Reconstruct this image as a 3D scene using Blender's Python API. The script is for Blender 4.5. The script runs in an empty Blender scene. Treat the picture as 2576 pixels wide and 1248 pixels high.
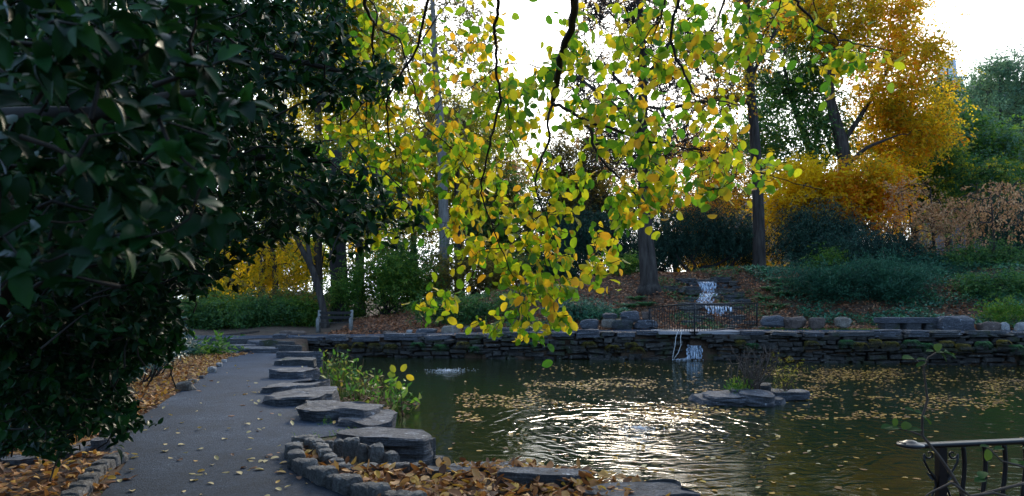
import bpy, bmesh, math, random
import numpy as np
from mathutils import Vector, noise
R = math.radians
random.seed(7); rng = np.random.default_rng(7)
sc = bpy.context.scene
# ------------------------------------------------------------------ camera, sky, sun, exposure
F, CX, HZ, EYE = 1717.0, 1288.0, 750.0, 1.6          # focal length / centre / horizon measured on a 2576 px wide print
cam_d = bpy.data.cameras.new("camera"); cam = bpy.data.objects.new("camera", cam_d); sc.collection.objects.link(cam)
cam.location = (0, 0, EYE); cam.rotation_euler = (R(90), 0, 0)
cam_d.sensor_width = 36; cam_d.lens = 36 * F / 2576; cam_d.shift_y = 126 / 2576
cam_d.clip_start = 0.05; cam_d.clip_end = 3000
cam_d.dof.use_dof = True; cam_d.dof.focus_distance = 5.5; cam_d.dof.aperture_fstop = 4.0
sc.camera = cam
SUN_EL, SUN_AZ = 25, 10                                # the sun stands beyond the trees, a little to the right
w = bpy.data.worlds.new("World"); sc.world = w; w.use_nodes = True
nt = w.node_tree; bg = nt.nodes['Background']
sky = nt.nodes.new('ShaderNodeTexSky'); sky.sky_type = 'NISHITA'; sky.sun_disc = False
sky.sun_elevation = R(SUN_EL); sky.sun_rotation = R(SUN_AZ); sky.dust_density = 3.0; sky.air_density = 1.3; sky.ozone_density = 1.5
tc = nt.nodes.new('ShaderNodeTexCoord'); cn = nt.nodes.new('ShaderNodeTexNoise'); cn.inputs['Scale'].default_value = 1.6; cn.inputs['Detail'].default_value = 5
nt.links.new(tc.outputs['Generated'], cn.inputs['Vector'])
sxyz = nt.nodes.new('ShaderNodeSeparateXYZ'); nt.links.new(tc.outputs['Generated'], sxyz.inputs[0])
hz = nt.nodes.new('ShaderNodeMapRange'); nt.links.new(sxyz.outputs[2], hz.inputs[0]); hz.inputs[1].default_value = .1; hz.inputs[2].default_value = .95; hz.inputs[3].default_value = .9; hz.inputs[4].default_value = .45
ad = nt.nodes.new('ShaderNodeMath'); ad.operation = 'MULTIPLY_ADD'; nt.links.new(cn.outputs[0], ad.inputs[0]); ad.inputs[1].default_value = .3; nt.links.new(hz.outputs[0], ad.inputs[2])
sb = nt.nodes.new('ShaderNodeMath'); sb.operation = 'SUBTRACT'; sb.use_clamp = True; nt.links.new(ad.outputs[0], sb.inputs[0]); sb.inputs[1].default_value = .12
cm = nt.nodes.new('ShaderNodeMix'); cm.data_type = 'RGBA'; nt.links.new(sb.outputs[0], cm.inputs[0]); nt.links.new(sky.outputs[0], cm.inputs['A']); 
vd = nt.nodes.new('ShaderNodeVectorMath'); vd.operation = 'DOT_PRODUCT'; nt.links.new(tc.outputs['Generated'], vd.inputs[0])
vd.inputs[1].default_value = (math.sin(R(SUN_AZ)) * math.cos(R(19)), math.cos(R(SUN_AZ)) * math.cos(R(19)), math.sin(R(19)))
au = nt.nodes.new('ShaderNodeMapRange'); au.interpolation_type = 'SMOOTHSTEP'; nt.links.new(vd.outputs['Value'], au.inputs[0]); au.inputs[1].default_value = .5; au.inputs[2].default_value = 1
gl = nt.nodes.new('ShaderNodeValToRGB'); ge = gl.color_ramp.elements; ge[0].color = (.135, .225, .385, 1); ge[1].color = (.93, .98, 1, 1); nt.links.new(au.outputs[0], gl.inputs[0])   # bright veil of thin cloud round the hidden sun
gs = nt.nodes.new('ShaderNodeVectorMath'); gs.operation = 'SCALE'; nt.links.new(gl.outputs[0], gs.inputs[0]); gs.inputs['Scale'].default_value = 22
nt.links.new(gs.outputs[0], cm.inputs['B'])
nt.links.new(cm.outputs['Result'], bg.inputs[0]); bg.inputs[1].default_value = 0.15
sun_d = bpy.data.lights.new("sun", 'SUN'); sun = bpy.data.objects.new("sun", sun_d); sc.collection.objects.link(sun)
sun_d.energy = 2.2; sun_d.angle = R(10); sun_d.color = (1, .87, .68)
sdir = Vector((math.sin(R(SUN_AZ)) * math.cos(R(SUN_EL)), math.cos(R(SUN_AZ)) * math.cos(R(SUN_EL)), math.sin(R(SUN_EL))))
sun.rotation_euler = sdir.to_track_quat('Z', 'Y').to_euler()
sc.view_settings.view_transform = 'Standard'; sc.view_settings.look = 'None'; sc.view_settings.gamma = 1
sc.view_settings.exposure = 0.38
sc.cycles.max_bounces = 6; sc.cycles.diffuse_bounces = 3; sc.cycles.glossy_bounces = 3; sc.cycles.transmission_bounces = 4
sc.cycles.sample_clamp_indirect = 4; sc.cycles.use_denoising = True

# ------------------------------------------------------------------ measuring helpers
def G(u, v, z=0.0):
    y = (EYE - z) * F / (v - HZ); return ((u - CX) / F * y, y, z)
def A(u, v, y): return ((u - CX) / F * y, y, EYE - (v - HZ) / F * y)
def box(u0, u1, v0, v1, y):                             # centre and half sizes of something seen in that window at distance y
    c = A((u0 + u1) / 2, (v0 + v1) / 2, y); return c, (abs(u1 - u0) / 2 / F * y, abs(v1 - v0) / 2 / F * y)
def smooth(t): t = np.clip(t, 0, 1); return t * t * (3 - 2 * t)
def inside(px, py, poly):
    px = np.asarray(px, float); py = np.asarray(py, float); r = np.zeros(px.shape, bool); n = len(poly)
    for i in range(n):
        x0, y0 = poly[i][:2]; x1, y1 = poly[(i + 1) % n][:2]
        if y0 == y1: continue
        c = ((y0 > py) != (y1 > py)) & (px < (x1 - x0) * (py - y0) / (y1 - y0) + x0)
        r ^= c
    return r

# ------------------------------------------------------------------ materials
def mat(name):
    m = bpy.data.materials.new(name); m.use_nodes = True
    return m, m.node_tree, m.node_tree.nodes['Principled BSDF'], m.node_tree.nodes['Material Output']
def ramp(nt, cols, src, pos=None):
    r = nt.nodes.new('ShaderNodeValToRGB'); e = r.color_ramp.elements
    n = len(cols)
    for i, c in enumerate(cols):
        p = pos[i] if pos else i / max(1, n - 1)
        el = e[i] if i < 2 else e.new(p)
        el.position = p; el.color = (*c, 1)
    nt.links.new(src, r.inputs[0]); return r
def pos_node(nt, scale=(1, 1, 1)):
    g = nt.nodes.new('ShaderNodeNewGeometry'); m = nt.nodes.new('ShaderNodeMapping'); m.inputs['Scale'].default_value = scale
    nt.links.new(g.outputs['Position'], m.inputs[0]); return m.outputs[0]
def noise_n(nt, vec, scale, detail=4, rough=.55, dist=0):
    n = nt.nodes.new('ShaderNodeTexNoise'); n.inputs['Scale'].default_value = scale; n.inputs['Detail'].default_value = detail
    n.inputs['Roughness'].default_value = rough; n.inputs['Distortion'].default_value = dist; nt.links.new(vec, n.inputs['Vector']); return n.outputs[0]
def bump(nt, h, bs, strength, dist):
    b = nt.nodes.new('ShaderNodeBump'); b.inputs['Strength'].default_value = strength; b.inputs['Distance'].default_value = dist
    nt.links.new(h, b.inputs['Height']); nt.links.new(b.outputs[0], bs.inputs['Normal']); return b
def math_n(nt, op, a, b=None):
    m = nt.nodes.new('ShaderNodeMath'); m.operation = op
    for i, s in enumerate((a, b)):
        if s is None: continue
        if isinstance(s, (int, float)): m.inputs[i].default_value = s
        else: nt.links.new(s, m.inputs[i])
    return m.outputs[0]
def foliage(name, cols, trans=.4, rough=.45, spec=.4, clump=.35, cscale=.5, pos=None, tint=1.6):
    m, nt, b, out = mat(name)
    g = nt.nodes.new('ShaderNodeNewGeometry')
    n = noise_n(nt, pos_node(nt), cscale, 2)
    n2 = math_n(nt, 'MULTIPLY', math_n(nt, 'SUBTRACT', n, .5), clump * 3.2)
    f = math_n(nt, 'ADD', g.outputs['Random Per Island'], n2)
    r = ramp(nt, cols, f, pos)
    nt.links.new(r.outputs[0], b.inputs['Base Color']); b.inputs['Roughness'].default_value = rough
    b.inputs['Specular IOR Level'].default_value = spec
    t = nt.nodes.new('ShaderNodeBsdfTranslucent'); mx = nt.nodes.new('ShaderNodeMixShader'); mx.inputs[0].default_value = trans
    mul = nt.nodes.new('ShaderNodeMix'); mul.data_type = 'RGBA'; mul.blend_type = 'MULTIPLY'; mul.inputs[0].default_value = 1
    nt.links.new(r.outputs[0], mul.inputs['A']); mul.inputs['B'].default_value = (tint, tint, tint * .8, 1); mul.clamp_result = True
    nt.links.new(mul.outputs['Result'], t.inputs[0])
    nt.links.new(b.outputs[0], mx.inputs[1]); nt.links.new(t.outputs[0], mx.inputs[2]); nt.links.new(mx.outputs[0], out.inputs[0])
    return m
def surf(name, cols, scale=3, rough=.85, bs=.5, bd=.02, bscale=12, stretch=(1, 1, 1), detail=6, pos=None, spec=.3, metal=0):
    m, nt, b, out = mat(name)
    p = pos_node(nt, stretch)
    r = ramp(nt, cols, noise_n(nt, p, scale, detail, .6), pos or [.3 + .4 * i / (len(cols) - 1) for i in range(len(cols))])
    nt.links.new(r.outputs[0], b.inputs['Base Color']); b.inputs['Roughness'].default_value = rough
    b.inputs['Specular IOR Level'].default_value = spec; b.inputs['Metallic'].default_value = metal
    if bs: bump(nt, noise_n(nt, p, bscale, 8, .65), b, bs, bd)
    return m
# stone, bark, ground
def rock_mat(name, dark, mid, light, moss=None, amt=.6, strata=5):
    m, nt, b, out = mat(name)
    p = pos_node(nt); ps = pos_node(nt, (1, 1, strata))
    n = noise_n(nt, ps, 4.5, 10, .72, .4)
    r = ramp(nt, [dark, mid, light], n, [.32, .52, .72])
    col = r.outputs[0]
    if moss:
        f = ramp(nt, [(0, 0, 0), (1, 1, 1)], noise_n(nt, p, 1.3, 5, .6), [amt, amt + .08]).outputs[0]
        mx = nt.nodes.new('ShaderNodeMix'); mx.data_type = 'RGBA'; nt.links.new(f, mx.inputs[0]); nt.links.new(col, mx.inputs['A']); mx.inputs['B'].default_value = (*moss, 1)
        col = mx.outputs['Result']
    lf = ramp(nt, [(0, 0, 0), (1, 1, 1)], noise_n(nt, p, 6.5, 6, .7), [.63, .67]).outputs[0]
    ml = nt.nodes.new('ShaderNodeMix'); ml.data_type = 'RGBA'; nt.links.new(lf, ml.inputs[0]); nt.links.new(col, ml.inputs['A']); ml.inputs['B'].default_value = (*[min(.5, c * 1.5 + .04) for c in light], 1); col = ml.outputs['Result']
    sp = ramp(nt, [(.45, .45, .45), (1.5, 1.5, 1.5)], noise_n(nt, p, 38, 5, .75), [.36, .66]).outputs[0]
    mu = nt.nodes.new('ShaderNodeMix'); mu.data_type = 'RGBA'; mu.blend_type = 'MULTIPLY'; mu.inputs[0].default_value = 1
    nt.links.new(col, mu.inputs['A']); nt.links.new(sp, mu.inputs['B'])
    nt.links.new(mu.outputs['Result'], b.inputs['Base Color']); b.inputs['Roughness'].default_value = .72; b.inputs['Specular IOR Level'].default_value = .45
    bump(nt, math_n(nt, 'ADD', noise_n(nt, ps, 7, 10, .7), math_n(nt, 'MULTIPLY', noise_n(nt, p, 45, 4, .7), .25)), b, 1.0, .08)
    return m
M_slate = rock_mat('slate', (.025, .027, .032), (.105, .11, .125), (.29, .295, .315), None, .6, 11)
M_slate2 = rock_mat('slate_mossy', (.02, .022, .023), (.085, .088, .09), (.2, .2, .2), (.05, .065, .025), .56, 11)
M_tan = rock_mat('tan_rock', (.13, .1, .075), (.24, .2, .155), (.4, .36, .3), None, .6, 1)
M_pale = rock_mat('pale_rock', (.22, .21, .2), (.38, .36, .34), (.55, .53, .5), None, .6, 1)
M_brownrock = rock_mat('brown_rock', (.06, .042, .034), (.13, .09, .07), (.2, .15, .12), None, .6, 1)
M_granite = rock_mat('granite_sett', (.06, .06, .06), (.155, .15, .145), (.33, .325, .31), (.07, .085, .035), .64, 1)
M_concrete = surf('bridge_concrete', [(.25, .24, .24), (.38, .37, .38)], 4)
M_bark = surf('grey_bark', [(.018, .014, .011), (.05, .041, .034), (.09, .078, .064)], 3, .9, .9, .05, 9, (2.2, 2.2, .35))
M_barkpale = surf('pale_bark', [(.09, .085, .075), (.2, .185, .16), (.3, .28, .25)], 3, .9, .8, .04, 9, (2, 2, .4))
M_barkdark = surf('dark_bark', [(.012, .01, .009), (.04, .032, .028)], 4, .8, .7, .02, 12, (2, 2, .5))
M_twig = surf('brown_twig', [(.05, .035, .026), (.12, .09, .07)], 10, .8, .3, .004, 40)
M_iron = surf('black_iron', [(.003, .003, .004), (.008, .008, .01)], 30, .3, .3, .001, 90, spec=.45)
M_wood = surf('weathered_wood', [(.015, .014, .013), (.045, .042, .037)], 5, .85, .6, .006, 20, (1, 8, 8))
M_benchend = surf('weathered_concrete', [(.12, .12, .11), (.26, .26, .24)], 8, .9, .4, .01, 30)
M_rope = surf('white_rope', [(.45, .43, .38), (.65, .63, .6)], 20, .9, 0)
M_white = surf('white_paint', [(.6, .6, .6), (.75, .75, .75)], 2, .7, 0)
M_brick = surf('red_brick', [(.2, .08, .055), (.3, .13, .09)], 5, .9, .2, .01)
M_limestone = surf('pale_limestone', [(.6, .62, .64), (.74, .75, .76)], .2, .85, .1, .02)
M_greystone = surf('grey_facade', [(.09, .1, .12), (.17, .18, .2)], .3, .85, .1, .02)
M_tanwall = surf('tan_facade', [(.32, .28, .23), (.45, .4, .34)], .3, .85, .1, .02)
M_slateroof = surf('slate_roof', [(.06, .07, .085), (.12, .13, .15)], 1.5, .8, .3, .02)
M_glass = surf('window_glass', [(.02, .025, .03), (.05, .06, .07)], 1, .12, 0, spec=.8)
# leaves
L_elm = foliage('elm_leaf', [(.045, .14, .012), (.09, .21, .013), (.18, .28, .014), (.34, .36, .014), (.54, .4, .02), (.54, .28, .02)], .58, .42, .35, .35, 1.3, [0, .2, .4, .6, .82, 1], 1.9)
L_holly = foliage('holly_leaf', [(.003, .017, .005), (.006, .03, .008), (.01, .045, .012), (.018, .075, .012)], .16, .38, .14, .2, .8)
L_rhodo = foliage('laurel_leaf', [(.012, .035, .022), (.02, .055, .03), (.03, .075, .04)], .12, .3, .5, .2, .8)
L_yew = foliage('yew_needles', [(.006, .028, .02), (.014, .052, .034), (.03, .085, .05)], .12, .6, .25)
L_juniper = foliage('juniper_sprays', [(.012, .05, .034), (.03, .11, .065), (.06, .18, .095)], .2, .6, .25)
L_green = foliage('green_leaf', [(.025, .08, .014), (.055, .15, .02), (.1, .21, .028), (.2, .27, .03)], .45, .5)
L_dgreen = foliage('deep_green_leaf', [(.02, .07, .024), (.04, .12, .035), (.07, .17, .045), (.13, .22, .04)], .4, .5)
L_ygreen = foliage('yellow_green_leaf', [(.09, .15, .02), (.17, .22, .02), (.32, .3, .02), (.5, .37, .02)], .5, .5)
L_yellow = foliage('yellow_leaf', [(.2, .21, .02), (.45, .35, .012), (.62, .44, .012), (.65, .4, .015)], .6, .5, tint=1.5)
L_gold = foliage('gold_leaf', [(.18, .18, .02), (.45, .34, .015), (.68, .44, .012), (.72, .34, .01), (.6, .2, .01)], .6, .5, clump=.6, cscale=.22, tint=1.5)
L_rust = foliage('rust_leaf', [(.16, .11, .05), (.34, .17, .08), (.5, .25, .12), (.55, .36, .2)], .4, .6)
L_olive = foliage('olive_leaf', [(.07, .075, .025), (.13, .12, .03), (.22, .17, .035), (.3, .2, .04)], .45, .55)
L_haze = foliage('far_green_leaf', [(.06, .13, .08), (.1, .19, .11), (.16, .26, .14)], .45, .6)
L_fern = foliage('fern_frond', [(.03, .11, .045), (.06, .17, .065), (.1, .23, .075)], .4, .5)
L_ivy = foliage('ivy_leaf', [(.012, .05, .03), (.024, .11, .06), (.05, .19, .11), (.1, .28, .12)], .2, .4, .4, .6, 1.3)
L_aqua = foliage('water_plant_leaf', [(.04, .12, .015), (.08, .2, .02), (.16, .28, .03), (.3, .24, .05)], .45, .4)
L_litter = foliage('fallen_leaf_litter', [(.08, .036, .018), (.22, .09, .032), (.4, .17, .05), (.52, .29, .11), (.6, .34, .04)], .15, .6, .3, .1)
L_bright = foliage('bright_yellow_leaf', [(.6, .42, .015), (.8, .56, .012), (.85, .55, .012)], .62, .5, tint=1.2)
L_litterfar = foliage('hill_leaf_litter', [(.06, .03, .018), (.19, .075, .035), (.38, .15, .07), (.55, .28, .14)], .12, .7, .3, .2)
L_float = foliage('floating_leaf', [(.09, .04, .015), (.24, .11, .02), (.42, .21, .02), (.5, .32, .04)], .1, .6, .2, .1)
L_pale = foliage('pale_fallen_leaf', [(.42, .33, .12), (.55, .44, .2)], .15, .5)
L_orange = foliage('orange_fallen_leaf', [(.5, .25, .03), (.55, .33, .04)], .15, .5)
L_brown = foliage('brown_fallen_leaf', [(.16, .07, .035), (.25, .12, .06)], .1, .6)

# ------------------------------------------------------------------ mesh helpers
class Acc:
    def __init__(s): s.v = []; s.f = []; s.n = 0
    def add(s, V, Fc):
        V = np.asarray(V, float).reshape(-1, 3); s.v.append(V)
        for f in Fc if isinstance(Fc, list) and len(Fc) and isinstance(Fc[0], np.ndarray) else [np.asarray(Fc, int)]:
            if len(f): s.f.append(f + s.n)
        s.n += len(V)
    def build(s, name, material, parent=None, smooth_=True):
        me = bpy.data.meshes.new(name)
        if s.n:
            V = np.concatenate(s.v); me.vertices.add(len(V)); me.vertices.foreach_set('co', V.ravel())
            li = np.concatenate([f.ravel() for f in s.f]); cnt = np.concatenate([np.full(len(f), f.shape[1]) for f in s.f])
            me.loops.add(len(li)); me.loops.foreach_set('vertex_index', li.astype(np.int32))
            me.polygons.add(len(cnt)); st = np.concatenate([[0], np.cumsum(cnt)[:-1]])
            me.polygons.foreach_set('loop_start', st.astype(np.int32)); me.polygons.foreach_set('loop_total', cnt.astype(np.int32))
            me.polygons.foreach_set('use_smooth', np.full(len(cnt), smooth_))
            me.update(calc_edges=True); me.validate()
        me.materials.append(material)
        o = bpy.data.objects.new(name, me); sc.collection.objects.link(o)
        if parent: o.parent = parent
        return o
def localise(o):                                        # put a lone mesh's origin at its base
    me = o.data; n = len(me.vertices); c = np.empty(n * 3); me.vertices.foreach_get('co', c); c = c.reshape(-1, 3)
    b = np.array([(c[:, 0].min() + c[:, 0].max()) / 2, (c[:, 1].min() + c[:, 1].max()) / 2, c[:, 2].min()])
    me.vertices.foreach_set('co', (c - b).ravel()); me.update(); o.location = b
def tag(o, label=None, cat=None, group=None, kind=None):
    if label: o['label'] = label
    if cat: o['category'] = cat
    if group: o['group'] = group
    if kind: o['kind'] = kind
    return o
def empty(name, loc, label, cat, group=None):
    o = bpy.data.objects.new(name, None); sc.collection.objects.link(o); o.location = loc; o.empty_display_size = .2
    return tag(o, label, cat, group)
def under(root, objs):                                  # parent world-space meshes under a thing's Empty
    for o in objs:
        me = o.data; n = len(me.vertices); c = np.empty(n * 3); me.vertices.foreach_get('co', c)
        me.vertices.foreach_set('co', (c.reshape(-1, 3) - np.array(root.location)).ravel()); me.update()
        if o.parent is None: o.parent = root
def tube(acc, pts, rad, seg=6, cap=True):
    P = np.asarray(pts, float); n = len(P)
    rad = np.full(n, rad, float) if np.isscalar(rad) else np.asarray(rad, float)
    T = np.gradient(P, axis=0); T /= np.linalg.norm(T, axis=1)[:, None] + 1e-9
    up = np.array([0, 0, 1.]) if abs(T[0][2]) < .9 else np.array([1., 0, 0])
    a = np.linspace(0, 2 * np.pi, seg, endpoint=False); V = []
    x = np.cross(up, T[0]); x /= np.linalg.norm(x)
    for i in range(n):
        x = x - T[i] * np.dot(x, T[i]); x /= np.linalg.norm(x) + 1e-9; yv = np.cross(T[i], x)
        V.append(P[i] + rad[i] * (np.cos(a)[:, None] * x + np.sin(a)[:, None] * yv))
    V = np.concatenate(V); k = np.arange(seg); Fq = []
    for i in range(n - 1):
        Fq.append(np.stack([i * seg + k, i * seg + (k + 1) % seg, (i + 1) * seg + (k + 1) % seg, (i + 1) * seg + k], 1))
    fs = [np.concatenate(Fq)]
    if cap: fs.append(np.array([(n - 1) * seg + k])); fs.append(np.array([k[::-1]]))
    acc.add(V, fs)
def boxm(acc, c, s, rz=0, taper=1.0):
    c = np.array(c, float); x, y, z = [q / 2 for q in s]
    V = np.array([[-x, -y, -z], [x, -y, -z], [x, y, -z], [-x, y, -z], [-x * taper, -y * taper, z], [x * taper, -y * taper, z], [x * taper, y * taper, z], [-x * taper, y * taper, z]])
    cr, sr = math.cos(rz), math.sin(rz); V = V @ np.array([[cr, sr, 0], [-sr, cr, 0], [0, 0, 1]]) + c
    acc.add(V, np.array([[0, 3, 2, 1], [4, 5, 6, 7], [0, 1, 5, 4], [1, 2, 6, 5], [2, 3, 7, 6], [3, 0, 4, 7]]))
# leaf shapes: x runs along the leaf, y across, z its face
def leaf_t(wid, curve, fold, xs=(0, .18, .45, .75, 1), ws=(.62, 1, .62), jag=0):
    mid = [(x, 0, -curve * x * x) for x in xs]; V = list(mid); m = len(xs)
    L = []; Rr = []
    for s, lst in ((1, L), (-1, Rr)):
        for i in range(1, m - 1):
            lst.append(len(V)); V.append((xs[i] - .02, s * wid * ws[i - 1], fold * wid * ws[i - 1] - curve * xs[i] ** 2))
    T = []
    for s, lst in ((1, L), (-1, Rr)):
        def q(a, b, c): T.append((a, b, c) if s < 0 else (a, c, b))
        q(0, lst[0], 1)
        for i in range(len(lst) - 1): q(i + 1, lst[i], lst[i + 1]); q(i + 1, lst[i + 1], i + 2)
        q(m - 2, lst[-1], m - 1)
    return np.array(V, float), np.array(T)
T_elm = leaf_t(.34, .18, .35, (0, .1, .2, .3, .42, .54, .66, .78, .88, 1), (.5, .74, .86, 1, .93, 1, .8, .62))
T_elm[0][:, 1] *= 1 + .06 * np.cos(np.arange(len(T_elm[0])) * np.pi)
T_float = leaf_t(.3, .04, .06, (0, .15, .42, .7, 1), (.6, 1, .75))
T_elmc = leaf_t(.3, -.28, .8, (0, .15, .42, .7, 1), (.6, 1, .75))
T_holly = leaf_t(.27, .3, .5, (0, .2, .45, .75, 1), (.75, 1, .72))
T_long = leaf_t(.15, .3, .5, (0, .3, .6, .85, 1), (.8, 1, .7))
T_fallen = leaf_t(.27, -.35, .5, (0, .18, .45, .75, 1), (.65, 1, .7))
T_fallen2 = leaf_t(.24, .25, -.9, (0, .18, .45, .75, 1), (.65, 1, .7))
T_spear = leaf_t(.22, .25, .3, (0, .15, .4, .7, 1), (1, .9, .5))
T_simple = (np.array([(0, 0, 0), (.5, .3, .1), (1, 0, -.1), (.5, -.3, .1)]), np.array([(0, 2, 1), (0, 3, 2)]))
T_needle = (np.array([(0, 0, 0), (.4, .13, .03), (1, 0, -.1), (.4, -.13, .03)]), np.array([(0, 2, 1), (0, 3, 2)]))
def norm(a): return a / (np.linalg.norm(a, axis=-1, keepdims=True) + 1e-9)
def scatter(acc, tmpl, pos, xd, nd, size):
    V, T = tmpl; N = len(pos)
    if N == 0: return
    x = norm(xd); z = norm(nd - x * np.sum(nd * x, 1, keepdims=True)); y = np.cross(z, x)
    P = pos[:, None, :] + size[:, None, None] * (V[None, :, 0, None] * x[:, None] + V[None, :, 1, None] * y[:, None] + V[None, :, 2, None] * z[:, None])
    acc.add(P.reshape(-1, 3), (T[None] + (np.arange(N) * len(V))[:, None, None]).reshape(-1, 3))
def hit(u, v, y0=25.0, y1=60.0):                        # where the sight line through (u, v) meets the ground
    ys_ = np.arange(y0, y1, .05); xs_ = (u - CX) / F * ys_; zs_ = EYE - (v - HZ) / F * ys_; g_ = terr(xs_, ys_); k = np.argmax(zs_ <= g_)
    if not (zs_ <= g_).any(): k = len(ys_) - 1
    return (xs_[k], ys_[k], g_[k])
def rdir(n, up=0.0, flat=1.0):
    d = rng.normal(size=(n, 3)); d[:, 2] = d[:, 2] * flat + up; return norm(d)

# ------------------------------------------------------------------ terrain
ZW = -0.6
WX = [-60, -14, -7.96, -6.55, 0, 5.85, 11.0, 16.5, 30, 60, 120]; WY = [26.6, 26.5, 26.4, 25.9, 24.7, 24.4, 23.3, 22.2, 20.5, 20, 20]
def yw(x): return np.interp(x, WX, WY)
def zt(x): return np.interp(x, [-9, -5, 0, 6, 16], [.02, .1, .26, .36, .42])
POND = [(-7.9, 26.6), (-7.0, 22.6), (-5.9, 19.8), (-4.5, 14.6), (-3.35, 11.6), (-2.3, 9.9), (-1.55, 8.8), (-1.1, 7.7), (-.95, 6.9), (-.6, 6.6), (.0, 6.55), (.65, 6.4), (1.25, 6.1), (1.5, 5.4), (1.7, 4.0), (2.2, 3.75), (12, 4.2), (40, 6), (60, 12), (60, 20.1), (30, 20.6), (16.5, 22.3), (11, 23.4), (5.85, 24.5), (0, 24.8), (-6.55, 26.0)]
def terr(x, y):
    x = np.asarray(x, float); y = np.asarray(y, float)
    b = y - yw(x)
    rise = np.interp(x, [-14, -8, -4, 1, 7, 40], [.15, .45, 1.1, 2.1, 2.5, 2.7])
    z = np.where(b > -1.2, zt(x) * smooth((b + 1.2) / .6), 0) + rise * smooth((b - 2.7) / 9.0)
    z = z + np.clip(b - 11, 0, 60) * .03 * smooth((x + 6) / 10)
    z = z + np.where(b > 3, .07 * np.sin(x * 1.3 + y * .7) * smooth((b - 3) / 3), 0)
    prof = np.interp(y, [26.6, 27.4, 30.8, 34, 35.5], [.25, .25, 1.2, 2.42, 2.6])
    mk = smooth((x - 6.6) / .8) * smooth((11.4 - x) / .9) * smooth((y - 26.4) / .6) * smooth((35.2 - y) / 1.0)
    z = z * (1 - mk) + np.minimum(prof, z) * mk
    return z
def ground_z(x, y): return float(terr(x, y))
xs = np.unique(np.concatenate([np.linspace(-600, -60, 12), np.linspace(-60, -16, 24), np.arange(-16, 22, .2), np.linspace(22, 60, 24), np.linspace(60, 600, 12)]))
ys = np.unique(np.concatenate([np.linspace(-60, 0, 14), np.arange(0, 42, .2), np.linspace(42, 120, 40), np.linspace(120, 900, 14)]))
XX, YY = np.meshgrid(xs, ys); ZZ = terr(XX, YY)
nr_ = np.zeros(XX.shape, bool)
for dx, dy in ((.3, 0), (-.3, 0), (0, .3), (0, -.3), (.22, .22), (-.22, .22), (.22, -.22), (-.22, -.22)): nr_ |= inside(XX + dx, YY + dy, POND)
ZZ = np.where(nr_ & ((YY < 23.5) | ((XX < -6.4) & (YY < 26))), np.minimum(ZZ, -.16), ZZ)
for X, Y in ((XX, YY),):
    m = inside(X, Y, POND); ZZ = np.where(m, -1.7, ZZ)
ny, nx = XX.shape; idx = np.arange(nx * ny).reshape(ny, nx)
a = Acc(); a.add(np.stack([XX, YY, ZZ], -1).reshape(-1, 3), np.stack([idx[:-1, :-1], idx[:-1, 1:], idx[1:, 1:], idx[1:, :-1]], -1).reshape(-1, 4))
m, nt, b, out = mat('soil_and_moss')
p = pos_node(nt)
r = ramp(nt, [(.03, .022, .014), (.075, .045, .026), (.11, .065, .038), (.045, .06, .02)], noise_n(nt, p, 1.7, 8, .7), [.3, .45, .56, .68])
nt.links.new(r.outputs[0], b.inputs['Base Color']); b.inputs['Roughness'].default_value = .95
bump(nt, noise_n(nt, p, 18, 8, .7), b, .9, .06)
tag(a.build('ground', m), kind='structure')

# water
m, nt, b, out = mat('pond_water')
g = nt.nodes.new('ShaderNodeNewGeometry')
def ring(cx, cy, k, decay, amp):
    v = nt.nodes.new('ShaderNodeVectorMath'); v.operation = 'DISTANCE'; v.inputs[1].default_value = (cx, cy, ZW)
    wob = noise_n(nt, pos_node(nt), 1.6, 2); nt.links.new(g.outputs['Position'], v.inputs[0])
    rr = math_n(nt, 'ADD', v.outputs['Value'], math_n(nt, 'MULTIPLY', wob, .9))
    s = math_n(nt, 'SINE', math_n(nt, 'MULTIPLY', rr, k))
    e = math_n(nt, 'EXPONENT', math_n(nt, 'MULTIPLY', v.outputs['Value'], -decay))
    return math_n(nt, 'MULTIPLY', math_n(nt, 'MULTIPLY', s, e), amp)
B1, B2 = G(1610, 1078, ZW), G(1125, 932, ZW)
FALL = G(1735, 903, ZW)
h = math_n(nt, 'ADD', ring(B1[0], B1[1], 34, .8, 2.0), ring(B2[0], B2[1], 26, .45, .7))
h = math_n(nt, 'ADD', h, ring(B1[0], B1[1], 17, .4, 1.1))
h = math_n(nt, 'ADD', h, ring(FALL[0], FALL[1], 15, .4, .8))
h = math_n(nt, 'ADD', h, math_n(nt, 'MULTIPLY', noise_n(nt, pos_node(nt, (1, 2.0, 1)), 3.2, 5, .55, .8), 1.3))
bump(nt, h, b, .45, .011)
b.inputs['Base Color'].default_value = (.014, .022, .008, 1); b.inputs['Roughness'].default_value = .03; b.inputs['IOR'].default_value = 1.45
b.inputs['Specular IOR Level'].default_value = .7
wp = [(x, y) for x, y in POND]; a = Acc()
wx = np.unique(np.concatenate([np.arange(-9, 22, .5), np.linspace(22, 62, 12)])); wy = np.arange(3, 28, .5)
X, Y = np.meshgrid(wx, wy); idx = np.arange(X.size).reshape(X.shape)
cxm = (X[:-1, :-1] + X[1:, 1:]) / 2; cym = (Y[:-1, :-1] + Y[1:, 1:]) / 2
q = np.stack([idx[:-1, :-1], idx[:-1, 1:], idx[1:, 1:], idx[1:, :-1]], -1).reshape(-1, 4)
keep = np.zeros(cxm.shape, bool)
for dx in (-.5, 0, .5):
    for dy in (-.5, 0, .5): keep |= inside(cxm + dx, cym + dy, POND)
a.add(np.stack([X, Y, np.full(X.shape, ZW)], -1).reshape(-1, 3), q[keep.ravel()])
tag(a.build('water', m), kind='structure')

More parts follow.
